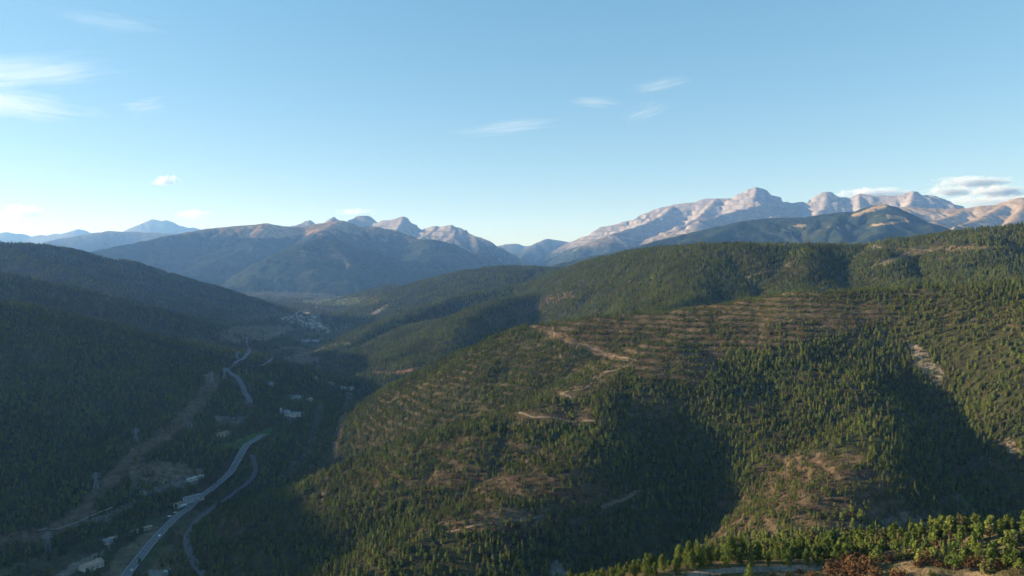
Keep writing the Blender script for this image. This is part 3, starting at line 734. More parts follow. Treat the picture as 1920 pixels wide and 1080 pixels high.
def broadleaf(seed, n=260, h=8.0, rad=2.6, sz=.55, nb=9, base=.22, tall=1.0):
    rs = np.random.default_rng(seed + 100)
    cs, ra = [], []
    for i in range(nb):
        f = i / (nb - 1)
        an = rs.random() * 6.283; rr = rad * .62 * math.sqrt(rs.random()) * (1 - .55 * f)
        cs.append((rr * math.cos(an), rr * math.sin(an), h * (base + .14 + (.80 - base) * f)))
        ra.append(rad * (.40 + .28 * rs.random()) * (1 - .35 * f))
    cs, ra = np.array(cs), np.array(ra)
    k = rs.integers(0, nb, n)
    d = rs.normal(size=(n, 3)); d /= np.linalg.norm(d, axis=1, keepdims=True)
    P = cs[k] + d * (ra[k] * (.55 + .5 * rs.random(n)))[:, None] * [1, 1, .95 * tall]
    P[:, 2] = np.clip(P[:, 2], h * base * .4, h * 1.04)
    crown = quads(P, d + [0, 0, .35] + rs.normal(0, .5, (n, 3)), sz * (.6 + .7 * rs.random(n)), rs)
    tr = [tube((0, 0, -.5), (.1, 0, h * .45), .22, .15), tube((.1, 0, h * .45), (0, .1, h * .85), .15, .03)]
    for i in range(0, nb, 2): tr.append(tube((.05, 0, h * (.2 + .04 * i)), cs[i], .08, .02, 4))
    return crown, join(tr)
def shrub(seed, n=110, h=1.6, rad=1.2, sz=.26):
    rs = np.random.default_rng(seed + 500)
    d = rs.normal(size=(n, 3)); d[:, 2] = np.abs(d[:, 2]); d /= np.linalg.norm(d, axis=1, keepdims=True)
    an = np.arctan2(d[:, 1], d[:, 0]); lob = 1 + .3 * np.sin(an * 3 + seed) + .2 * np.sin(an * 7 + seed)
    P = d * (lob * (.5 + .55 * rs.random(n)))[:, None] * [rad, rad, h * .95]; P[:, 2] += .05
    crown = quads(P, d + rs.normal(0, .6, (n, 3)), sz * (.6 + .8 * rs.random(n)), rs)
    st = join([tube((0, 0, -.2), (math.cos(a) * rad * .5, math.sin(a) * rad * .5, h * .6), .05, .02, 4) for a in (0, 1.3, 2.6, 3.9, 5.1)])
    return crown, st

def mesh_data(name, V, F, mats, mi=None):
    me = bpy.data.meshes.new(name)
    V = np.asarray(V, np.float32); F = np.asarray(F, np.int32)
    me.vertices.add(len(V)); me.vertices.foreach_set('co', V.ravel())
    me.loops.add(F.size); me.loops.foreach_set('vertex_index', F.ravel())
    me.polygons.add(len(F)); me.polygons.foreach_set('loop_start', np.arange(0, F.size, F.shape[1], dtype=np.int32))
    me.update(calc_edges=True)
    for m in mats: me.materials.append(m)
    if mi is not None: me.polygons.foreach_set('material_index', np.asarray(mi, np.int32))
    return me
def variants(name, fn, mats, cnt, **kw):
    """each variant: crown mesh, trunk mesh and the two joined (for the massed wood)"""
    out = []
    for i in range(cnt):
        cr, tr = fn(i + 1, **kw)
        m = mats[i % len(mats)]
        V, F = join([cr, tr])
        out.append((mesh_data(name + '_crown', *cr, [m]), mesh_data(name + '_trunk', *tr, [M_BARK]),
                    mesh_data(name, V, F, [m, M_BARK], [0] * len(cr[1]) + [1] * len(tr[1]))))
    return out
PINES = variants('pine', pine, [M_PINE, M_PINE2, M_PINE, M_PINE2, M_PINE, M_PINE, M_PINEY], 7)
BROAD = variants('broadleaf', broadleaf, [M_LEAF, M_LEAF, M_OAK, M_LEAF, M_LEAF], 5)
SHRUBS = variants('low_shrub', shrub, [M_SHRUB, M_RUST, M_OAK], 4, n=50, sz=.4)

# scatter: how many stand in each cell of the ground
ca = (gr[:-1, :-1] * gt[:-1, :-1])
dq = .25 * (DENS[:-1, :-1] + DENS[1:, :-1] + DENS[:-1, 1:] + DENS[1:, 1:]) * lod[:-1, :-1]
dq = np.where(VIS[:-1, :-1] & (np.abs(T[:-1, :-1]) < R(39.3)) & (RR[:-1, :-1] < 5600) & (RR[:-1, :-1] > 180), dq, 0)
rowq = ROWS[:-1, :-1]
exp_n = dq * ca * (1 + 2.6 * rowq)
cnt = rng.poisson(exp_n)
ci, cj = np.nonzero(cnt); rep = cnt[ci, cj]
ci, cj = np.repeat(ci, rep), np.repeat(cj, rep)
f, g = rng.random(len(ci)), rng.random(len(ci))
lerp = lambda A: A[ci, cj] * (1 - f) * (1 - g) + A[ci + 1, cj] * f * (1 - g) + A[ci, cj + 1] * (1 - f) * g + A[ci + 1, cj + 1] * f * g
tx, ty, tz = lerp(X), lerp(Y), lerp(H)
rw = np.maximum(ROWS[ci, cj], near_rows[ci, cj])
fr_ = (lerp(HR) / 7.0 + .35 * perlin(tx / 70, ty / 70)) % 1.0
ok = ((fr_ > .45) & (fr_ < .82)) | (rng.random(len(tx)) > rw)
tx, ty, tz, rw, ci, cj = tx[ok], ty[ok], tz[ok], rw[ok], ci[ok], cj[ok]
tr_ = np.hypot(tx, ty)
kindq = rng.random(len(tx)) < np.clip(KIND[ci, cj] + .25 * fbm(tx / 130, ty / 130 + 4, 2) * (KIND[ci, cj] > .1), 0, 1)
size = (.62 + .5 * rng.random(len(tx)) ** 1.3) * (1 + .28 * fbm(tx / 70, ty / 70, 2)) * (1 - .45 * ROWS[ci, cj] - .10 * rw) * np.clip((tr_ / 1150) ** .55, 1, 1.9)
size[REG[ci, cj] == REGS.index('valley_floor')] *= 1.1
size[REG[ci, cj] == REGS.index('foreground_ridge')] *= .78
print('TREES', len(tx), 'broad', kindq.sum())

def massed(name, meshes, x, y, z, s, seed):
    rs = np.random.default_rng(seed)
    me = bpy.data.meshes.new(name)
    me.vertices.add(len(x)); me.vertices.foreach_set('co', np.stack([x, y, z], 1).astype(np.float32).ravel())
    for nm, tp, key, arr in (('rot', 'FLOAT', 'value', rs.random(len(x)) * 6.283), ('size', 'FLOAT', 'value', s), ('which', 'INT', 'value', rs.integers(0, len(meshes), len(x)))):
        a = me.attributes.new(nm, tp, 'POINT'); a.data.foreach_set(key, np.asarray(arr, np.int32 if tp == 'INT' else np.float32))
    o = bpy.data.objects.new(name, me); C.objects.link(o); o['kind'] = 'stuff'
    coll = bpy.data.collections.new(name + '_kinds')
    for i, m in enumerate(meshes):
        coll.objects.link(bpy.data.objects.new('%s_kind_%s' % (name, 'abcdefgh'[i]), m))
    ng = bpy.data.node_groups.new(name, 'GeometryNodeTree')
    ng.interface.new_socket('Geometry', in_out='INPUT', socket_type='NodeSocketGeometry')
    ng.interface.new_socket('Geometry', in_out='OUTPUT', socket_type='NodeSocketGeometry')
    gi_, go_ = ng.nodes.new('NodeGroupInput'), ng.nodes.new('NodeGroupOutput')
    iop = ng.nodes.new('GeometryNodeInstanceOnPoints'); inf = ng.nodes.new('GeometryNodeCollectionInfo')
    inf.inputs['Collection'].default_value = coll; inf.inputs['Separate Children'].default_value = True; inf.inputs['Reset Children'].default_value = True
    def att(n, t):
        a = ng.nodes.new('GeometryNodeInputNamedAttribute'); a.data_type = t; a.inputs['Name'].default_value = n; return a.outputs[0]
    cx = ng.nodes.new('ShaderNodeCombineXYZ'); e2r = ng.nodes.new('FunctionNodeEulerToRotation')
    lk = ng.links.new
    m2p = ng.nodes.new('GeometryNodeMeshToPoints')
    lk(gi_.outputs[0], m2p.inputs[0]); lk(m2p.outputs[0], iop.inputs['Points']); lk(inf.outputs[0], iop.inputs['Instance'])
    iop.inputs['Pick Instance'].default_value = True
    lk(att('which', 'INT'), iop.inputs['Instance Index']); lk(att('rot', 'FLOAT'), cx.inputs['Z']); lk(cx.outputs[0], e2r.inputs[0]); lk(e2r.outputs[0], iop.inputs['Rotation'])
    lk(att('size', 'FLOAT'), iop.inputs['Scale']); lk(iop.outputs[0], go_.inputs[0])
    md = o.modifiers.new('scatter', 'NODES'); md.node_group = ng
    return o

def grow(name, var, p, s, rz, label, cat, group, parts=('crown', 'trunk'), squash=1.0):
    root = bpy.data.objects.new(name, None); C.objects.link(root)
    root.location = p; root.rotation_euler = (0, 0, rz); root.scale = (s, s, s * squash); root.empty_display_size = .2
    tag(root, label, cat, group)
    for nm, me in zip(parts, var[:2]):
        o = bpy.data.objects.new(nm, me); C.objects.link(o); o.parent = root
    return root

qx, qy = project(tx, ty, tz)
inpic = (qx > 5) & (qx < 1915) & (qy < 1075) & (tr_ > 230)
app = np.where(inpic & (elev[ci, cj] >= prev[ci, cj]), size / tr_, 0)
def pick(mask, n):
    idx = np.nonzero(mask & (app > 0))[0]
    return idx[np.argsort(-app[idx])[:n]]
single = np.zeros(len(tx), bool)
def where(i):
    x_, y_, rg = qx[i], qy[i], REGS[REG[ci[i], cj[i]]]
    if rg == 'foreground_ridge': return 'on the steep back of the foreground ridge, ' + ('left end' if x_ < 1300 else 'behind the dirt track' if x_ < 1600 else 'right end')
    if rg == 'valley_floor': return 'on the shaded valley floor ' + ('left of the main road' if x_ < 260 + (1080 - y_) else 'right of the main road')
    if rg == 'shaded_hill': return 'at the foot of the shaded hill left of the valley'
    if rg != 'near_hill': return 'on the hill behind the terraces'
    if x_ < 620: return 'on the left foot of the near hill above the side road'
    if x_ < 860: return 'left of the lowest dirt track on the near hill'
    if x_ < 1040: return 'around the lowest dirt track on the near hill' if y_ < 1010 else 'below the lowest dirt track at the bottom edge'
    if x_ < 1260: return 'in the dark lower end of the central gully'
    if x_ < 1420: return 'on the slope just right of the central gully'
    if x_ < 1700: return 'on the sparse terraces above the foreground ridge'
    return 'by the pale scree at the lower right'
for msk, num, nm, var, cat in ((~kindq, 300, 'pine_tree', PINES, 'pine tree'), (kindq, 170, 'broadleaf_tree', BROAD, 'tree')):
    for i in pick(msk, num):
        single[i] = True; w_ = where(i)
        w2 = ('pines ' if cat == 'pine tree' else 'leafy trees ') + w_
        tall = 'tall ' if size[i] > 1.0 else 'small '
        grow(nm, var[i % len(var)], (tx[i], ty[i], tz[i]), float(size[i]), rng.random() * 6.28, tall + ('pine ' if cat == 'pine tree' else 'leafy tree ') + w_, cat, tall + w2)
m = ~kindq & ~single
massed('pine_forest', [v[2] for v in PINES], tx[m], ty[m], tz[m] - .1, size[m], 1)
m = kindq & ~single
massed('broadleaf_wood', [v[2] for v in BROAD], tx[m], ty[m], tz[m] - .1, size[m] * .92, 2)
# low scrub between the trees of the near slopes
sd = np.where(VIS[:-1, :-1] & (np.abs(T[:-1, :-1]) < R(39)) & near_reg[:-1, :-1] & (RR[:-1, :-1] < 1250) & (RR[:-1, :-1] > 225), .035 * sstep(-.25, .2, n_mid + .6 * n_small)[:-1, :-1] * ca, 0)
c2 = rng.poisson(sd); ai, aj = np.nonzero(c2); r2 = c2[ai, aj]; ai, aj = np.repeat(ai, r2), np.repeat(aj, r2)
f, g = rng.random(len(ai)), rng.random(len(ai))
lp = lambda A: A[ai, aj] * (1 - f) * (1 - g) + A[ai + 1, aj] * f * (1 - g) + A[ai, aj + 1] * (1 - f) * g + A[ai + 1, aj + 1] * f * g
massed('hillside_scrub', [v[2] for v in SHRUBS], lp(X), lp(Y), lp(H), .5 + .9 * rng.random(len(ai)), 3)
print('SCRUB', len(ai))
# ------------------------------------------------------------------ roads and tracks
M_ASPH = plain_mat('asphalt', (.10, .10, .105), .85, .2, .5)
M_ASPH2 = plain_mat('worn_asphalt', (.075, .073, .072), .9, .25, .5)
M_PAINT = plain_mat('road_paint', (.42, .42, .41), .6, .1, 1)
M_DIRT = plain_mat('pale_dirt', (.135, .10, .068), .95, .35, .3)
M_TRACK = plain_mat('gravel_track', (.20, .165, .13), .95, .3, .6)
def smooth_path(pts, step):
    P = np.array([hit(*p)[:2] for p in pts]); n = len(P)
    out = []
    for i in range(n - 1):
        a, b, c, d = P[max(i - 1, 0)], P[i], P[i + 1], P[min(i + 2, n - 1)]
        for t in np.linspace(0, 1, max(2, int(np.linalg.norm(c - b) / step)), endpoint=False):
            out.append(.5 * ((2 * b) + (c - a) * t + (2 * a - 5 * b + 4 * c - d) * t * t + (3 * b - a - 3 * c + d) * t ** 3))
    out.append(P[-1]); return np.array(out)
def ribbon(path, offs, lift):
    """strip of quads whose cross-section offsets are offs, draped on the ground"""
    d = np.gradient(path, axis=0); d /= np.linalg.norm(d, axis=1, keepdims=True) + 1e-9
    nrm = np.stack([d[:, 1], -d[:, 0]], 1); k = len(offs)
    gz = np.max([ground_z(path[:, 0] + nrm[:, 0] * o, path[:, 1] + nrm[:, 1] * o) for o in offs], axis=0) if lift[1] else None
    V = []
    for j, o in enumerate(offs):
        x, y = path[:, 0] + nrm[:, 0] * o, path[:, 1] + nrm[:, 1] * o
        V.append(np.stack([x, y, (gz if gz is not None else ground_z(x, y)) + lift[0]], 1))
    V = np.stack(V, 1).reshape(-1, 3); n = len(path)
    F = [(i * k + j, i * k + j + 1, (i + 1) * k + j + 1, (i + 1) * k + j) for i in range(n - 1) for j in range(k - 1)]
    return V, np.array(F)
def smooth1(a, n):
    k = np.ones(n) / n; return np.convolve(np.pad(a, n // 2, mode='edge'), k, 'valid')[:len(a)]
def road(name, pts, w, mat, marks=False, lift=.5):
    path = smooth_path(pts, 6)
    path = np.stack([smooth1(path[:, 0], 9), smooth1(path[:, 1], 9)], 1)
    V, F = ribbon(path, np.linspace(-w / 2, w / 2, 5), (lift, True))
    o = mesh_from(name, V, F[:, ::-1], mat); o['kind'] = 'structure'
    if marks:
        for off in (-w / 2 + .9, w / 2 - .9):
            V, F = ribbon(path, [off - .16, off + .16], (lift + .12, False)); V[:, 2] = np.maximum(V[:, 2], ground_z(V[:, 0], V[:, 1]) + lift)
            V2, _ = ribbon(path, np.linspace(-w / 2, w / 2, 5), (lift, True)); zz = V2.reshape(len(path), 5, 3)[:, 2, 2]
            V[:, 2] = np.repeat(zz, 2) + .05
            mesh_from('edge_line', V, F[:, ::-1], M_PAINT, parent=o)
        seg_ = []
        fine = np.stack([np.interp(np.arange(0, len(path) - 1, .5), np.arange(len(path)), path[:, i]) for i in (0, 1)], 1)
        V, F = ribbon(fine, [-.15, .15], (lift, False)); V[:, 2] = np.repeat(np.interp(np.arange(0, len(path) - 1, .5), np.arange(len(path)), zz), 2) + .05
        d = mesh_from('centre_dashes', V, F[::3][:, ::-1], M_PAINT, parent=o); d['kind'] = 'stuff'
    return path
MAIN = road('road', ROADS['main'], 10, M_ASPH, True)
road('side_road', ROADS['side'], 7, M_ASPH2)
road('far_road', ROADS['far'], 9, M_ASPH)
road('country_lane', ROADS['lane'], 9, M_ASPH)
road('farm_track', ROADS['field'], 4, M_TRACK)
for pts, w, y0, y1 in TRACKS:
    path = smooth_path(pts, 5)
    V, F = ribbon(path, np.linspace(-w / 2, w / 2, 3), (.45, False))
    o = mesh_from('dirt_track', V, F[:, ::-1], M_DIRT); o['kind'] = 'structure'
path = smooth_path([(1290, 1080), (1335, 1073), (1380, 1069), (1430, 1067), (1480, 1066), (1530, 1064), (1590, 1061)], 2)
V, F = ribbon(path, np.linspace(-1.6, 1.6, 7), (.06, False))
o = mesh_from('dirt_track', V, F[:, ::-1], M_TRACK); o['kind'] = 'structure'

# ------------------------------------------------------------------ buildings
def box(x0, x1, y0, y1, z0, z1):
    V = np.array([(x, y, z) for z in (z0, z1) for y in (y0, y1) for x in (x0, x1)], float)
    return V, np.array([(0, 2, 3, 1), (4, 5, 7, 6), (0, 1, 5, 4), (2, 6, 7, 3), (0, 4, 6, 2), (1, 3, 7, 5)])
M_WALLS = {k: plain_mat(k + '_wall', c, .9, .15, .4) for k, c in dict(white=(.46, .46, .45), cream=(.52, .47, .38), stone=(.34, .30, .25), grey=(.36, .37, .38)).items()}
M_ROOFS = {k: plain_mat(k + '_roof', c, .85, .25, .6) for k, c in dict(tile=(.30, .17, .11), slate=(.16, .16, .17), tan=(.38, .27, .19), metal=(.20, .215, .24), white=(.42, .42, .41)).items()}
M_GLASS = plain_mat('dark_window_glass', (.03, .035, .045), .15, .1, 1, 0, .6)
def house_parts(L, W, hw, pitch, wall, roof, win=2):
    """gabled house; returns [(name, mesh, parent index)]"""
    r = []
    hr = hw + W / 2 * pitch
    V = np.array([(-L / 2, -W / 2, -1), (L / 2, -W / 2, -1), (L / 2, W / 2, -1), (-L / 2, W / 2, -1), (-L / 2, -W / 2, hw), (L / 2, -W / 2, hw), (L / 2, W / 2, hw), (-L / 2, W / 2, hw), (-L / 2, 0, hr), (L / 2, 0, hr)], float)
    F4 = [(0, 1, 5, 4), (2, 3, 7, 6), (1, 2, 6, 5), (3, 0, 4, 7), (4, 8, 7, 7), (5, 6, 9, 9)]
    me = bpy.data.meshes.new('wall'); me.from_pydata(V.tolist(), [], [(0, 1, 5, 4), (2, 3, 7, 6), (1, 2, 6, 9, 5), (3, 0, 4, 8, 7)]); me.materials.append(M_WALLS[wall]); me.update()
    r.append(('wall', me))
    e, th_ = .5, .25; parts = []
    for s in (-1, 1):
        y1, z1 = s * (W / 2 + e), hw - e * pitch
        v = np.array([(x, y, z + dz) for dz in (.05, .05 + th_) for (y, z) in ((y1, z1), (0, hr)) for x in (-L / 2 - e, L / 2 + e)], float)
        parts.append((v, box(0, 1, 0, 1, 0, 1)[1]))
    r.append(('roof', mesh_data('roof', *join(parts), [M_ROOFS[roof]])))
    for s in (-1, 1):
        for i in range(win):
            x = (i + .5) / win * L - L / 2
            r.append(('window', mesh_data('window', *box(x - .6, x + .6, s * W / 2 - .04, s * W / 2 + .04, hw * .45, hw * .45 + 1.3), [M_GLASS])))
    r.append(('chimney', mesh_data('chimney', *box(L * .25, L * .25 + .8, -.4, .4, hr - .6, hr + 1.1), [M_WALLS[wall]])))
    r.append(('door', mesh_data('door', *box(L / 2 - .03, L / 2 + .05, -.6, .6, 0, 2.1), [M_BARK])))
    return r
def put(name, parts, px, py, rz, label, cat, group=None, s=1.0, at=None, dz=0):
    p = hit(px, py) if at is None else np.array(at)
    root = bpy.data.objects.new(name, None); C.objects.link(root); root.location = (p[0], p[1], p[2] + dz); root.rotation_euler = (0, 0, rz); root.scale = (s, s, s)
    tag(root, label, cat, group)
    roof = None
    for nm, me in parts:
        o = bpy.data.objects.new(nm, me); C.objects.link(o); o.parent = root
        if nm == 'roof': roof = o
        if nm == 'chimney' and roof: o.parent = roof
    return root
put('farmhouse', house_parts(17, 12, 5, .42, 'cream', 'tan', 4), 172, 1066, R(62), 'large farmhouse with a tan gabled roof at the end of the pale field', 'house')
put('barn', house_parts(20, 5.5, 3.2, .35, 'stone', 'tan', 5), 266, 996, R(50), 'long low barn with a tan ribbed roof beside the brown field', 'barn')
put('house', house_parts(11, 8, 4, .35, 'white', 'metal', 2), 204, 1019, R(20), 'pale house with a blue grey roof at the field edge', 'house')
put('shed', house_parts(8, 5, 3, .3, 'white', 'tan', 1), 212, 1013, R(15), 'small tan roofed shed behind the pale house', 'shed')
put('warehouse', house_parts(23, 11, 5, .16, 'grey', 'slate', 3), 362, 938, R(48), 'grey metal roofed roadside building left of the main road', 'warehouse')
put('shed', house_parts(22, 5, 3, .2, 'white', 'white', 3), 366, 899, R(58), 'long white shed by the gravel field', 'shed')
put('house', house_parts(10, 7, 4, .4, 'white', 'tile', 2), 334, 950, R(48), 'small white house where the main road narrows', 'house')
put('house', house_parts(12, 8, 4, .4, 'cream', 'tile', 2), 414, 818, R(20), 'cream cottage above the green meadow', 'house')
put('house', house_parts(10, 8, 4, .4, 'white', 'tile', 2), 424, 815, R(-20), 'white cottage beside the green meadow', 'house')
put('warehouse', house_parts(52, 20, 6, .15, 'white', 'white', 6), 588, 641, R(-8), 'long white warehouse below the village', 'warehouse')
put('warehouse', house_parts(22, 14, 5, .2, 'white', 'metal', 3), 572, 641, R(8), 'short white annex left of the long warehouse', 'warehouse')
put('service_station', house_parts(26, 14, 5, .1, 'cream', 'metal', 3), 549, 780, R(20), 'white roofed roadside station on the paved yard', 'building')
put('house', house_parts(16, 9, 5, .3, 'white', 'metal', 2), 534, 776, R(0), 'white building behind the paved yard', 'house')
for px_, py_, w_, rf, lb in ((591, 712, 'cream', 'tile', 'cream cottage among the sunlit valley trees'), (642, 730, 'white', 'metal', 'white house at the foot of the wooded spur'), (656, 731, 'white', 'metal', 'long white roof beside the cut power line track'),
                          (506, 724, 'grey', 'metal', 'grey roofed house in the shaded riverside wood'), (581, 753, 'cream', 'tan', 'tan roofed cottage in the shade by a small field'), (556, 748, 'white', 'metal', 'white house at the corner of the small field'),
                          (592, 577, 'white', 'white', 'white hall beyond the far end of the village'), (622, 722, 'stone', 'tile', 'stone cottage with tiled roof under the spur')):
    put('house', house_parts(16, 10, 5, .35, w_, rf, 2), px_, py_, rng.random() * 3, lb, 'house')
# the village: every house a thing of its own
VIL = [(535, 596), (531, 599), (544, 604), (548, 607), (553, 592), (556, 589), (560, 588), (566, 590), (570, 588), (575, 592), (578, 589), (563, 594), (557, 597), (568, 598), (573, 597), (580, 596), (585, 594), (550, 600), (561, 601), (566, 603), (575, 602),
       (580, 601), (584, 604), (588, 603), (592, 606), (596, 609), (590, 611), (594, 613), (598, 611), (601, 613), (604, 614), (607, 616), (600, 608), (578, 607), (570, 606), (587, 599), (590, 596), (612, 620), (615, 618), (618, 621), (616, 624), (587, 616), (541, 599), (546, 596), (583, 609), (574, 609)]
kinds_v = [(w_, rf, house_parts(13, 10, 6.5, .35, w_, rf, 2)) for w_, rf in (('cream', 'tile'), ('white', 'slate'), ('stone', 'tile'), ('white', 'tile'), ('cream', 'slate'))]
for i, (px_, py_) in enumerate(VIL):
    w_, rf, pr = kinds_v[i % 5]
    put('village_house', pr, px_, py_, rng.random() * 3.1, '%s village house with a %s roof in the distant valley' % ({'cream': 'cream walled', 'white': 'white walled', 'stone': 'stone walled'}[w_], {'tile': 'reddish tiled', 'slate': 'dark slate'}[rf]), 'house', 'houses of the valley village with %s walls and %s roof' % (w_, rf), s=.8 + .6 * rng.random())

# ------------------------------------------------------------------ power line towers
M_STEEL = plain_mat('galvanised_steel', (.26, .27, .28), .5, .1, 1, .3)
def bar(p, q, w=.16): return tube(p, q, w, w, 4)
def pylon_parts(Ht):
    lv = [0, .16, .31, .45, .58, .69, .79, .88, .95, 1.0]; bw = lambda t: 2.4 * (1 - t) ** 1.25 + .45
    body = []
    for t0, t1 in zip(lv[:-1], lv[1:]):
        a, b = bw(t0), bw(t1); z0, z1 = t0 * Ht, t1 * Ht
        c0 = [(a, a, z0), (-a, a, z0), (-a, -a, z0), (a, -a, z0)]; c1 = [(b, b, z1), (-b, b, z1), (-b, -b, z1), (b, -b, z1)]
        for i in range(4):
            j = (i + 1) % 4
            body += [bar(c0[i], c1[i], .2), bar(c0[i], c1[j], .09), bar(c0[j], c1[i], .09), bar(c1[i], c1[j], .09)]
    parts = [('lattice_mast', mesh_data('lattice_mast', *join(body), [M_STEEL]))]
    for t, L in ((.72, 4.4), (.83, 4.9), (.94, 3.6)):
        z = t * Ht; b = bw(t); arm = []
        for s in (-1, 1):
            for y in (-b, b): arm += [bar((s * b, y, z), (s * L, 0, z), .13), bar((s * b, y, z + 1.3), (s * L, 0, z), .09)]
            arm.append(bar((s * L, 0, z), (s * L, 0, z - 1.5), .11))
        parts.append(('crossarm', mesh_data('crossarm', *join(arm), [M_STEEL])))
    return parts
for px_, py_, top, lb in ((90, 1036, 997, 'lattice power tower nearest the bottom left corner of the valley'), (180, 917, 886, 'lattice power tower on the cleared strip above the gravel river bend'), (255, 829, 803, 'lattice power tower at the foot of the dark wooded slope'),
                          (397, 718, 696, 'left one of two power towers where the road bends'), (421, 712, 689, 'right one of two power towers where the road bends'), (445, 674, 659, 'small far power tower above the road bend'), (463, 650, 632, 'farthest power tower below the tan fields')):
    p = hit(px_, py_); Ht = place(px_, top, p[1])[2] - p[2]
    put('power_tower', pylon_parts(Ht), px_, py_, R(35), lb, 'power tower', 'power towers along the valley', at=p)

# ------------------------------------------------------------------ vehicles and small street things
def car_parts(c):
    M = plain_mat('car_paint', c, .35, .02, 1, 0, .5)
    prof = [(-2.1, .35), (2.1, .35), (2.15, .8), (1.2, .98), (.6, 1.42), (-1.1, 1.45), (-1.75, 1.0), (-2.15, .9)]
    n = len(prof)
    V = [(x, -.85, z) for x, z in prof] + [(x, .85, z) for x, z in prof]
    me = bpy.data.meshes.new('body'); me.from_pydata(V, [], [tuple(range(n)), tuple(range(2 * n - 1, n - 1, -1))] + [(i, i + n, (i + 1) % n + n, (i + 1) % n) for i in range(n)]); me.materials.append(M); me.update()
    r = [('body', me), ('windscreen', mesh_data('windscreen', np.array([(1.22, -.74, 1.02), (1.22, .74, 1.02), (.66, .70, 1.40), (.66, -.70, 1.40)], float) + [.03, 0, .02], np.array([(0, 1, 2, 3)]), [M_GLASS]))]
    for s in (-1, 1):
        r.append(('side_window', mesh_data('side_window', np.array([(.95, s * .87, 1.0), (.5, s * .87, 1.36), (-1.05, s * .87, 1.38), (-1.5, s * .87, 1.0)], float), np.array([(0, 1, 2, 3)]), [M_GLASS])))
        for x in (-1.3, 1.3): r.append(('wheel', mesh_data('wheel', *tube((x, s * .75, .33), (x, s * .92, .33), .33, .33, 10), [M_ASPH2])))
    return r
def van_parts():
    M = plain_mat('truck_white', (.75, .75, .75), .5, .05, 1)
    r = [('cargo_box', mesh_data('cargo_box', *box(-4.2, 1.6, -1.2, 1.2, .9, 3.4), [M])), ('cab', mesh_data('cab', *box(1.75, 3.5, -1.1, 1.1, .5, 2.6), [M])), ('windscreen', mesh_data('windscreen', *box(3.45, 3.56, -1, 1, 1.5, 2.35), [M_GLASS]))]
    for s in (-1, 1):
        for x in (-3, -1.8, 2.6): r.append(('wheel', mesh_data('wheel', *tube((x, s * .9, .48), (x, s * 1.2, .48), .48, .48, 10), [M_ASPH2])))
    return r
CARS = {'white': car_parts((.75, .75, .75)), 'silver': car_parts((.45, .46, .48)), 'dark': car_parts((.05, .055, .07)), 'red': car_parts((.35, .04, .03))}
def on_road(px_, py_):
    p = hit(px_, py_); k = int(np.argmin(np.hypot(MAIN[:, 0] - p[0], MAIN[:, 1] - p[1]))); k = min(max(k, 1), len(MAIN) - 2)
    d = MAIN[k + 1] - MAIN[k - 1]; d /= np.linalg.norm(d); off = (p[:2] - MAIN[k]) @ np.array([d[1], -d[0]]); off = math.copysign(2.6, off)
    q = MAIN[k] + np.array([d[1], -d[0]]) * off
    return (q[0], q[1], float(ground_z(*q)[0]) + .75), math.atan2(d[1], d[0])
for px_, py_, c, lb in ((300, 1005, 'white', 'white car driving on the near stretch of main road'), (251, 1069, 'silver', 'silver car on the main road at the picture bottom edge'), (440, 880, 'dark', 'dark car on the main road before the wide bend')):
    at, rz = on_road(px_, py_); put('car', CARS[c], px_, py_, rz, lb, 'car', at=at)
for px_, py_, c, rz, lb in ((310, 1073, 'white', 0, 'white car parked on the grey lot right of the road'), (318, 969, 'white', .8, 'white car parked in front of the grey roadside building'), (329, 962, 'silver', .8, 'silver car parked left of the main road'),
                            (553, 784, 'white', .4, 'white car parked on the paved yard of the station'), (545, 787, 'red', 1.2, 'red car parked on the paved yard of the station'), (558, 780, 'silver', .4, 'silver car parked on the paved yard')):
    put('car', CARS[c], px_, py_, rz, lb, 'car', dz=.1)
put('truck', van_parts(), 345, 950, R(48), 'white box truck parked beside the grey roadside building', 'truck', dz=.1)
p = hit(527, 779)
put('roadside_sign', [('post', mesh_data('post', *tube((0, 0, 0), (0, 0, 10), .35, .35, 8), [M_STEEL])), ('panel', mesh_data('panel', *box(-1.1, 1.1, -.3, .3, 5.5, 13), [M_WALLS['white']]))], 527, 779, 0, 'tall white roadside sign left of the paved yard', 'sign', at=p)

# ------------------------------------------------------------------ the ridge in the foreground
FINE_B = variants('bush_tree', broadleaf, [M_LEAF], 6, n=2800, sz=.165, nb=17, base=.06, rad=2.3, tall=1.25)
FINE_P = variants('young_pine', pine, [M_PINE], 3, n=1400, sz=.2, rad=1.9, low=.03)
FINE_S = variants('fine_shrub', shrub, [M_SHRUB], 3, n=420, sz=.15)
FINE_R = variants('rust_shrub', shrub, [M_RUST], 3, n=420, sz=.15)
TOPX, TOPY = [1060, 1080, 1130, 1200, 1250, 1290, 1330, 1390, 1420, 1480, 1520, 1560, 1600, 1650, 1690, 1730, 1760, 1800, 1830, 1880, 1920, 1960], [1086, 1076, 1062, 1041, 1030, 1013, 1016, 1001, 1012, 1012, 1008, 1011, 1013, 1012, 1001, 986, 977, 975, 962, 968, 971, 970]
CRX, CRY, CRD = [960, 1080, 1180, 1300, 1420, 1560, 1680, 1800, 1920, 2300], [1230, 1130, 1092, 1070, 1063, 1062, 1046, 1020, 1000, 960], [160, 178, 188, 195, 200, 200, 205, 205, 200, 180]
zone = lambda px: 'where it drops out of the picture' if px < 1230 else 'behind the pale dirt track' if px < 1500 else 'behind the rust shrubs' if px < 1700 else 'in the tall group at right'
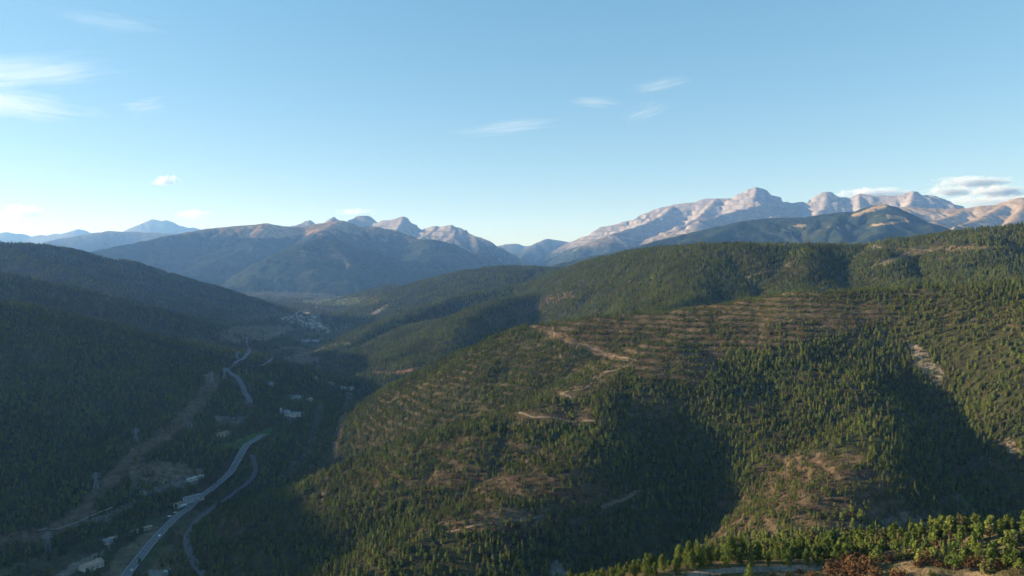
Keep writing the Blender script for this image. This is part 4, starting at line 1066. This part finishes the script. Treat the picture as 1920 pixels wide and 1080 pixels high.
def fg_tree(px, back, kb, hs=1.0):
    Yd = float(np.interp(px, CRX, CRD)) + back
    x = (px - 960) / FOC * Yd; z = float(ground_z(x, Yd)[0])
    top = place(px, float(np.interp(px, TOPX, TOPY)) + (rng.random() - .1) * 9, Yd)[2]
    h = max(2.2, (top - z) * hs)
    v = FINE_B[rng.integers(6)] if kb else FINE_P[rng.integers(3)]
    grow('broadleaf_tree' if kb else 'pine_tree', v, (x, Yd, z - .15), h / 8.1, rng.random() * 6.28, ('leafy green tree of the ridge row ' if kb else 'young pine in the ridge row ') + zone(px), 'tree' if kb else 'pine tree', 'ridge trees ' + zone(px))
for px in np.arange(1075, 1950, 19.0): fg_tree(px + rng.normal() * 5, 3 + rng.random() * 3, rng.random() > .1)
for px in np.arange(1085, 1950, 24.0): fg_tree(px + rng.normal() * 6, 10 + rng.random() * 4, rng.random() > .2, .8)
for px in np.arange(1090, 1950, 30.0): fg_tree(px + rng.normal() * 6, -1 + rng.random() * 2, rng.random() > .1, .62)
FG = [  # px, py of the foot, height in pixels, kind, label
    (1405, 1088, 34, 'p', 'young green pine in front of the pale dirt track'), (1518, 1064, 13, 'p', 'tiny pine at the right end of the dirt track'), (1541, 1059, 16, 'p', 'small pine left of the rust shrubs'), (1590, 1053, 15, 'p', 'small pine behind the rust shrubs'),
    (1768, 1055, 32, 'p', 'pointed young pine standing alone before the tree row'), (1808, 1058, 27, 'p', 'thin young pine right of the pointed one'), (1836, 1053, 30, 'b', 'round bush at the left of the right hand bush group'), (1864, 1055, 33, 'b', 'tall round bush in the middle of the right hand bush group'), (1893, 1053, 26, 'b', 'round bush at the right of the bush group'),
    (1915, 1052, 16, 'b', 'low bush cut by the right picture edge'), (1690, 1050, 15, 'g', 'olive shrub on the crest of the grassy mound'), (1706, 1048, 13, 'g', 'olive shrub right of the mound crest'), (1850, 1072, 17, 'g', 'yellow green shrub among rust shrubs near the right edge'), (1748, 1080, 9, 'g', 'small shrub at the foot of the mound'),
    (1480, 1080, 9, 'g', 'low olive shrub under the dirt track'), (1450, 1080, 7, 'g', 'low shrub beside the young green pine'), (1360, 1082, 8, 'g', 'low shrub under the left end of the track'), (1780, 1062, 12, 'g', 'olive shrub under the pointed young pine')]
for px, py, hh in ((1556, 1070, 16), (1575, 1065, 17), (1594, 1064, 23), (1612, 1066, 21), (1632, 1066, 18), (1602, 1079, 20), (1642, 1082, 17), (1650, 1053, 11), (1669, 1052, 12), (1612, 1054, 12), (1730, 1058, 15), (1745, 1055, 14), (1760, 1062, 11), (1830, 1062, 14), (1845, 1064, 15),
                   (1880, 1056, 13), (1896, 1056, 12), (1907, 1050, 10), (1561, 1084, 16), (1522, 1084, 12), (1816, 1062, 11), (1677, 1082, 14), (1692, 1086, 14), (1585, 1076, 14), (1720, 1062, 10), (1790, 1066, 10), (1868, 1066, 12), (1500, 1074, 8)):
    FG.append((px, py, hh, 'r', None))
for i, (px, py, hh, kd, lb) in enumerate(FG):
    p = hit(px, min(py, 1079)) if py < 1080 else hit(px, py)
    h = hh / FOC * math.hypot(p[0], p[1])
    if kd in 'pb': grow('pine_tree' if kd == 'p' else 'bush', (FINE_P if kd == 'p' else FINE_B)[i % 3], p, h / 8, i * 1.7, lb, 'pine tree' if kd == 'p' else 'bush', None)
    else: grow('shrub', (FINE_R if kd == 'r' else FINE_S)[i % 3], p, h / 1.6, i * 1.7, lb or ('rust brown shrub in the clump right of the dirt track' if px < 1700 else 'rust brown shrub below the bright tree group'), 'shrub', 'rust coloured shrubs on the ridge' + (' beside the track' if px < 1700 else ' at the right') if kd == 'r' else None, parts=('foliage', 'stems'))
post = mesh_data('fence_post', *tube((0, 0, -.2), (0, 0, 1.25), .07, .06, 6), [M_BARK])
for px in (1312, 1330, 1346, 1362, 1378, 1394, 1432, 1448, 1464, 1479, 1495, 1510):
    p = hit(px, float(np.interp(px, [1310, 1380, 1440, 1510], [1079, 1074, 1072, 1070])))
    o = bpy.data.objects.new('fence_post', post); C.objects.link(o); o.location = p; o.rotation_euler = (rng.normal() * .05, rng.normal() * .05, 0)
    tag(o, 'thin wooden fence post along the near edge of the dirt track', 'fence post', 'fence posts along the track')
# dry grass of the ridge
rs = np.random.default_rng(5)
def tuft(seed):
    r = np.random.default_rng(seed); V, F = [], []
    for k in range(9):
        a = r.random() * 6.28; b = np.array([math.cos(a), math.sin(a), 0]) * .12; n_ = np.array([-math.sin(a), math.cos(a), 0]) * .03; h = .25 + .3 * r.random(); tip = b * 3.0 + [0, 0, h]
        V += [b - n_, b + n_, tip + n_ * .3, tip - n_ * .3]; F.append([4 * k, 4 * k + 1, 4 * k + 2, 4 * k + 3])
    return np.array(V), np.array(F)
M_DRYG = leaf_mat('dry_grass_blades', (.14, .115, .05), (.24, .19, .085), .3)
TUFT = [mesh_data('grass_tuft', *tuft(i), [M_DRYG]) for i in range(3)]
gd = np.where(fr[:-1, :-1] & (RR[:-1, :-1] < 214) & (RR[:-1, :-1] > 120) & (T[:-1, :-1] > R(-2)) & (T[:-1, :-1] < R(38)), 1.6 * sstep(-.3, .2, fbm(X / 6, Y / 6, 2))[:-1, :-1] * ca, 0)
c2 = rng.poisson(gd); ai, aj = np.nonzero(c2); r2 = c2[ai, aj]; ai, aj = np.repeat(ai, r2), np.repeat(aj, r2); f, g = rng.random(len(ai)), rng.random(len(ai))
massed('dry_grass', TUFT, lp(X), lp(Y), lp(H), .6 + .9 * rng.random(len(ai)), 8)

# poplars, sunlight painted into their yellow leaves, by the river where the road bends
M_POP = leaf_mat('sun_tinted_leaves', (.15, .15, .03), (.26, .22, .05), .4)
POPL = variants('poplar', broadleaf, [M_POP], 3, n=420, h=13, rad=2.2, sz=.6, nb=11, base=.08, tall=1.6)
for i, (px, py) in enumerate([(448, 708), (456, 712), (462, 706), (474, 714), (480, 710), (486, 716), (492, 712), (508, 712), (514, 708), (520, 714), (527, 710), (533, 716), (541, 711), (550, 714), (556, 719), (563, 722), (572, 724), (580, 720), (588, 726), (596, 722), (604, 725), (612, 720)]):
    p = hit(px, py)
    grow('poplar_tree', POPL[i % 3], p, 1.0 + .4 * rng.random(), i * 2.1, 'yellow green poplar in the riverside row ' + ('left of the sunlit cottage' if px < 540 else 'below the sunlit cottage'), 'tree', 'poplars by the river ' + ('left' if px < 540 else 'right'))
# ------------------------------------------------------------------ clouds, beyond the haze
def cloud_mat(name, dens, thr, scale, stretch, seed, flat=False):
    m, nt, out = new_mat(name)
    tc = N(nt, 'ShaderNodeTexCoord')
    mp = N(nt, 'ShaderNodeMapping'); mp.inputs['Scale'].default_value = stretch; mp.inputs['Location'].default_value = (seed * 3.7, seed * 1.3, seed * .7)
    nz = N(nt, 'ShaderNodeTexNoise'); nz.inputs['Scale'].default_value = scale; nz.inputs['Detail'].default_value = 8; nz.inputs['Roughness'].default_value = .66; nz.inputs['Distortion'].default_value = .7
    nt.links.new(tc.outputs['Object'], mp.inputs['Vector']); nt.links.new(mp.outputs[0], nz.inputs['Vector'])
    ln = N(nt, 'ShaderNodeVectorMath', operation='LENGTH'); nt.links.new(tc.outputs['Object'], ln.inputs[0])
    fall = ramp(nt, ln.outputs['Value'], .25, 1.0, 1.0, 0.0)
    # noise + falloff - threshold
    a = N(nt, 'ShaderNodeMath', operation='ADD'); nt.links.new(nz.outputs['Fac'], a.inputs[0])
    fm_ = N(nt, 'ShaderNodeMath', operation='MULTIPLY'); nt.links.new(fall, fm_.inputs[0]); fm_.inputs[1].default_value = .34
    nt.links.new(fm_.outputs[0], a.inputs[1])
    d = ramp(nt, a.outputs[0], thr, thr + .28, 0.0, dens)
    d2 = N(nt, 'ShaderNodeMath', operation='MULTIPLY'); nt.links.new(d, d2.inputs[0]); nt.links.new(ramp(nt, ln.outputs['Value'], .7, 1.0, 1.0, 0.0), d2.inputs[1])
    v = N(nt, 'ShaderNodeVolumeScatter'); v.inputs['Color'].default_value = (1, 1, 1, 1); v.inputs['Anisotropy'].default_value = .2
    nt.links.new(d2.outputs[0], v.inputs['Density']); nt.links.new(v.outputs[0], out.inputs['Volume'])
    return m
UNIT = box(-1, 1, -1, 1, -1, 1)
def cloud(name, px, py, w, h, dist, tau, thr, scale, stretch, tilt=0.0, depth=1.0, seed=1):
    """a cloud of w x h pixels seen at (px, py), dist metres away; tau is roughly its optical depth"""
    p = place(px, py, dist); sx, sz = w / 2 / FOC * dist, h / 2 / FOC * dist; sy = sx * .6 * depth
    o = mesh_from(name, UNIT[0], UNIT[1], cloud_mat(name + '_vapour', tau / (2 * sy), thr, scale, stretch, seed), smooth=False)
    o.location = p; o.scale = (sx, sy, sz); o.rotation_euler = (0, tilt, 0); o['kind'] = 'stuff'
    return o
CI, CU = (.55, 1, 1.5), (2.6, 1, 1.3)
cloud('cirrus_cloud', 40, 136, 560, 90, 30000, 1.3, .70, 2.4, CI, R(-4), .5, 1)
cloud('cirrus_cloud', 10, 196, 480, 105, 30000, 1.3, .69, 2.2, CI, R(7), .5, 2)
cloud('cirrus_cloud', 270, 200, 160, 70, 30000, 1.0, .76, 2.6, CI, R(-5), .5, 3)
cloud('cirrus_cloud', 960, 238, 340, 44, 30000, 1.0, .72, 2.6, CI, R(-6), .5, 4)
cloud('cirrus_cloud', 1115, 192, 160, 34, 30000, 1.0, .70, 2.4, CI, R(2), .5, 5)
cloud('cirrus_cloud', 1235, 160, 200, 50, 30000, 1.0, .74, 2.8, CI, R(-10), .5, 6)
cloud('cirrus_cloud', 1210, 210, 170, 60, 30000, 1.0, .74, 2.8, CI, R(-20), .5, 7)
cloud('cirrus_cloud', 200, 40, 420, 60, 30000, .5, .74, 2.6, CI, R(8), .5, 21)
cloud('cumulus_cloud', 1825, 342, 210, 36, 40000, 9, .66, 2.0, CU, 0, .5, 8)
cloud('cumulus_cloud', 1785, 359, 150, 30, 39000, 9, .66, 2.0, CU, 0, .5, 9)
cloud('cumulus_cloud', 1872, 359, 150, 34, 38000, 11, .64, 2.0, CU, 0, .5, 10)
cloud('cumulus_cloud', 1860, 377, 300, 36, 42000, 5, .62, 1.8, CU, 0, .5, 11)
cloud('cumulus_cloud', 1640, 363, 190, 30, 40000, 9, .64, 2.0, CU, 0, .5, 12)
cloud('cumulus_cloud', 310, 339, 84, 30, 40000, 6, .70, 2.0, CU, R(-5), .5, 13)
cloud('cumulus_cloud', 40, 398, 130, 40, 42000, 4, .68, 2.0, CU, 0, .5, 14)
cloud('cumulus_cloud', 365, 402, 120, 30, 42000, 3, .70, 2.0, CU, 0, .5, 15)
cloud('cumulus_cloud', 668, 397, 120, 22, 42000, 3, .70, 2.0, CU, 0, .5, 16)
# ------------------------------------------------------------------ the air
hz, nt, out = new_mat('haze_air')
pv = N(nt, 'ShaderNodeVolumePrincipled')
pv.inputs['Color'].default_value = (.22, .46, 1.0, 1); pv.inputs['Density'].default_value = 3.9e-5; pv.inputs['Anisotropy'].default_value = .15; pv.inputs['Absorption Color'].default_value = (1, 1, 1, 1)
nt.links.new(pv.outputs[0], out.inputs['Volume'])
zlo, zhi = float(H.min()) - 20, float(H.max()) + 60
bx = 18000
V = [(x, y, z) for z in (zlo, zhi) for y in (-6000, 23500) for x in (-bx, bx)]
F = [(0, 2, 3, 1), (4, 5, 7, 6), (0, 1, 5, 4), (2, 6, 7, 3), (0, 4, 6, 2), (1, 3, 7, 5)]
tag(mesh_from('haze', V, F, hz, smooth=False), kind='stuff')
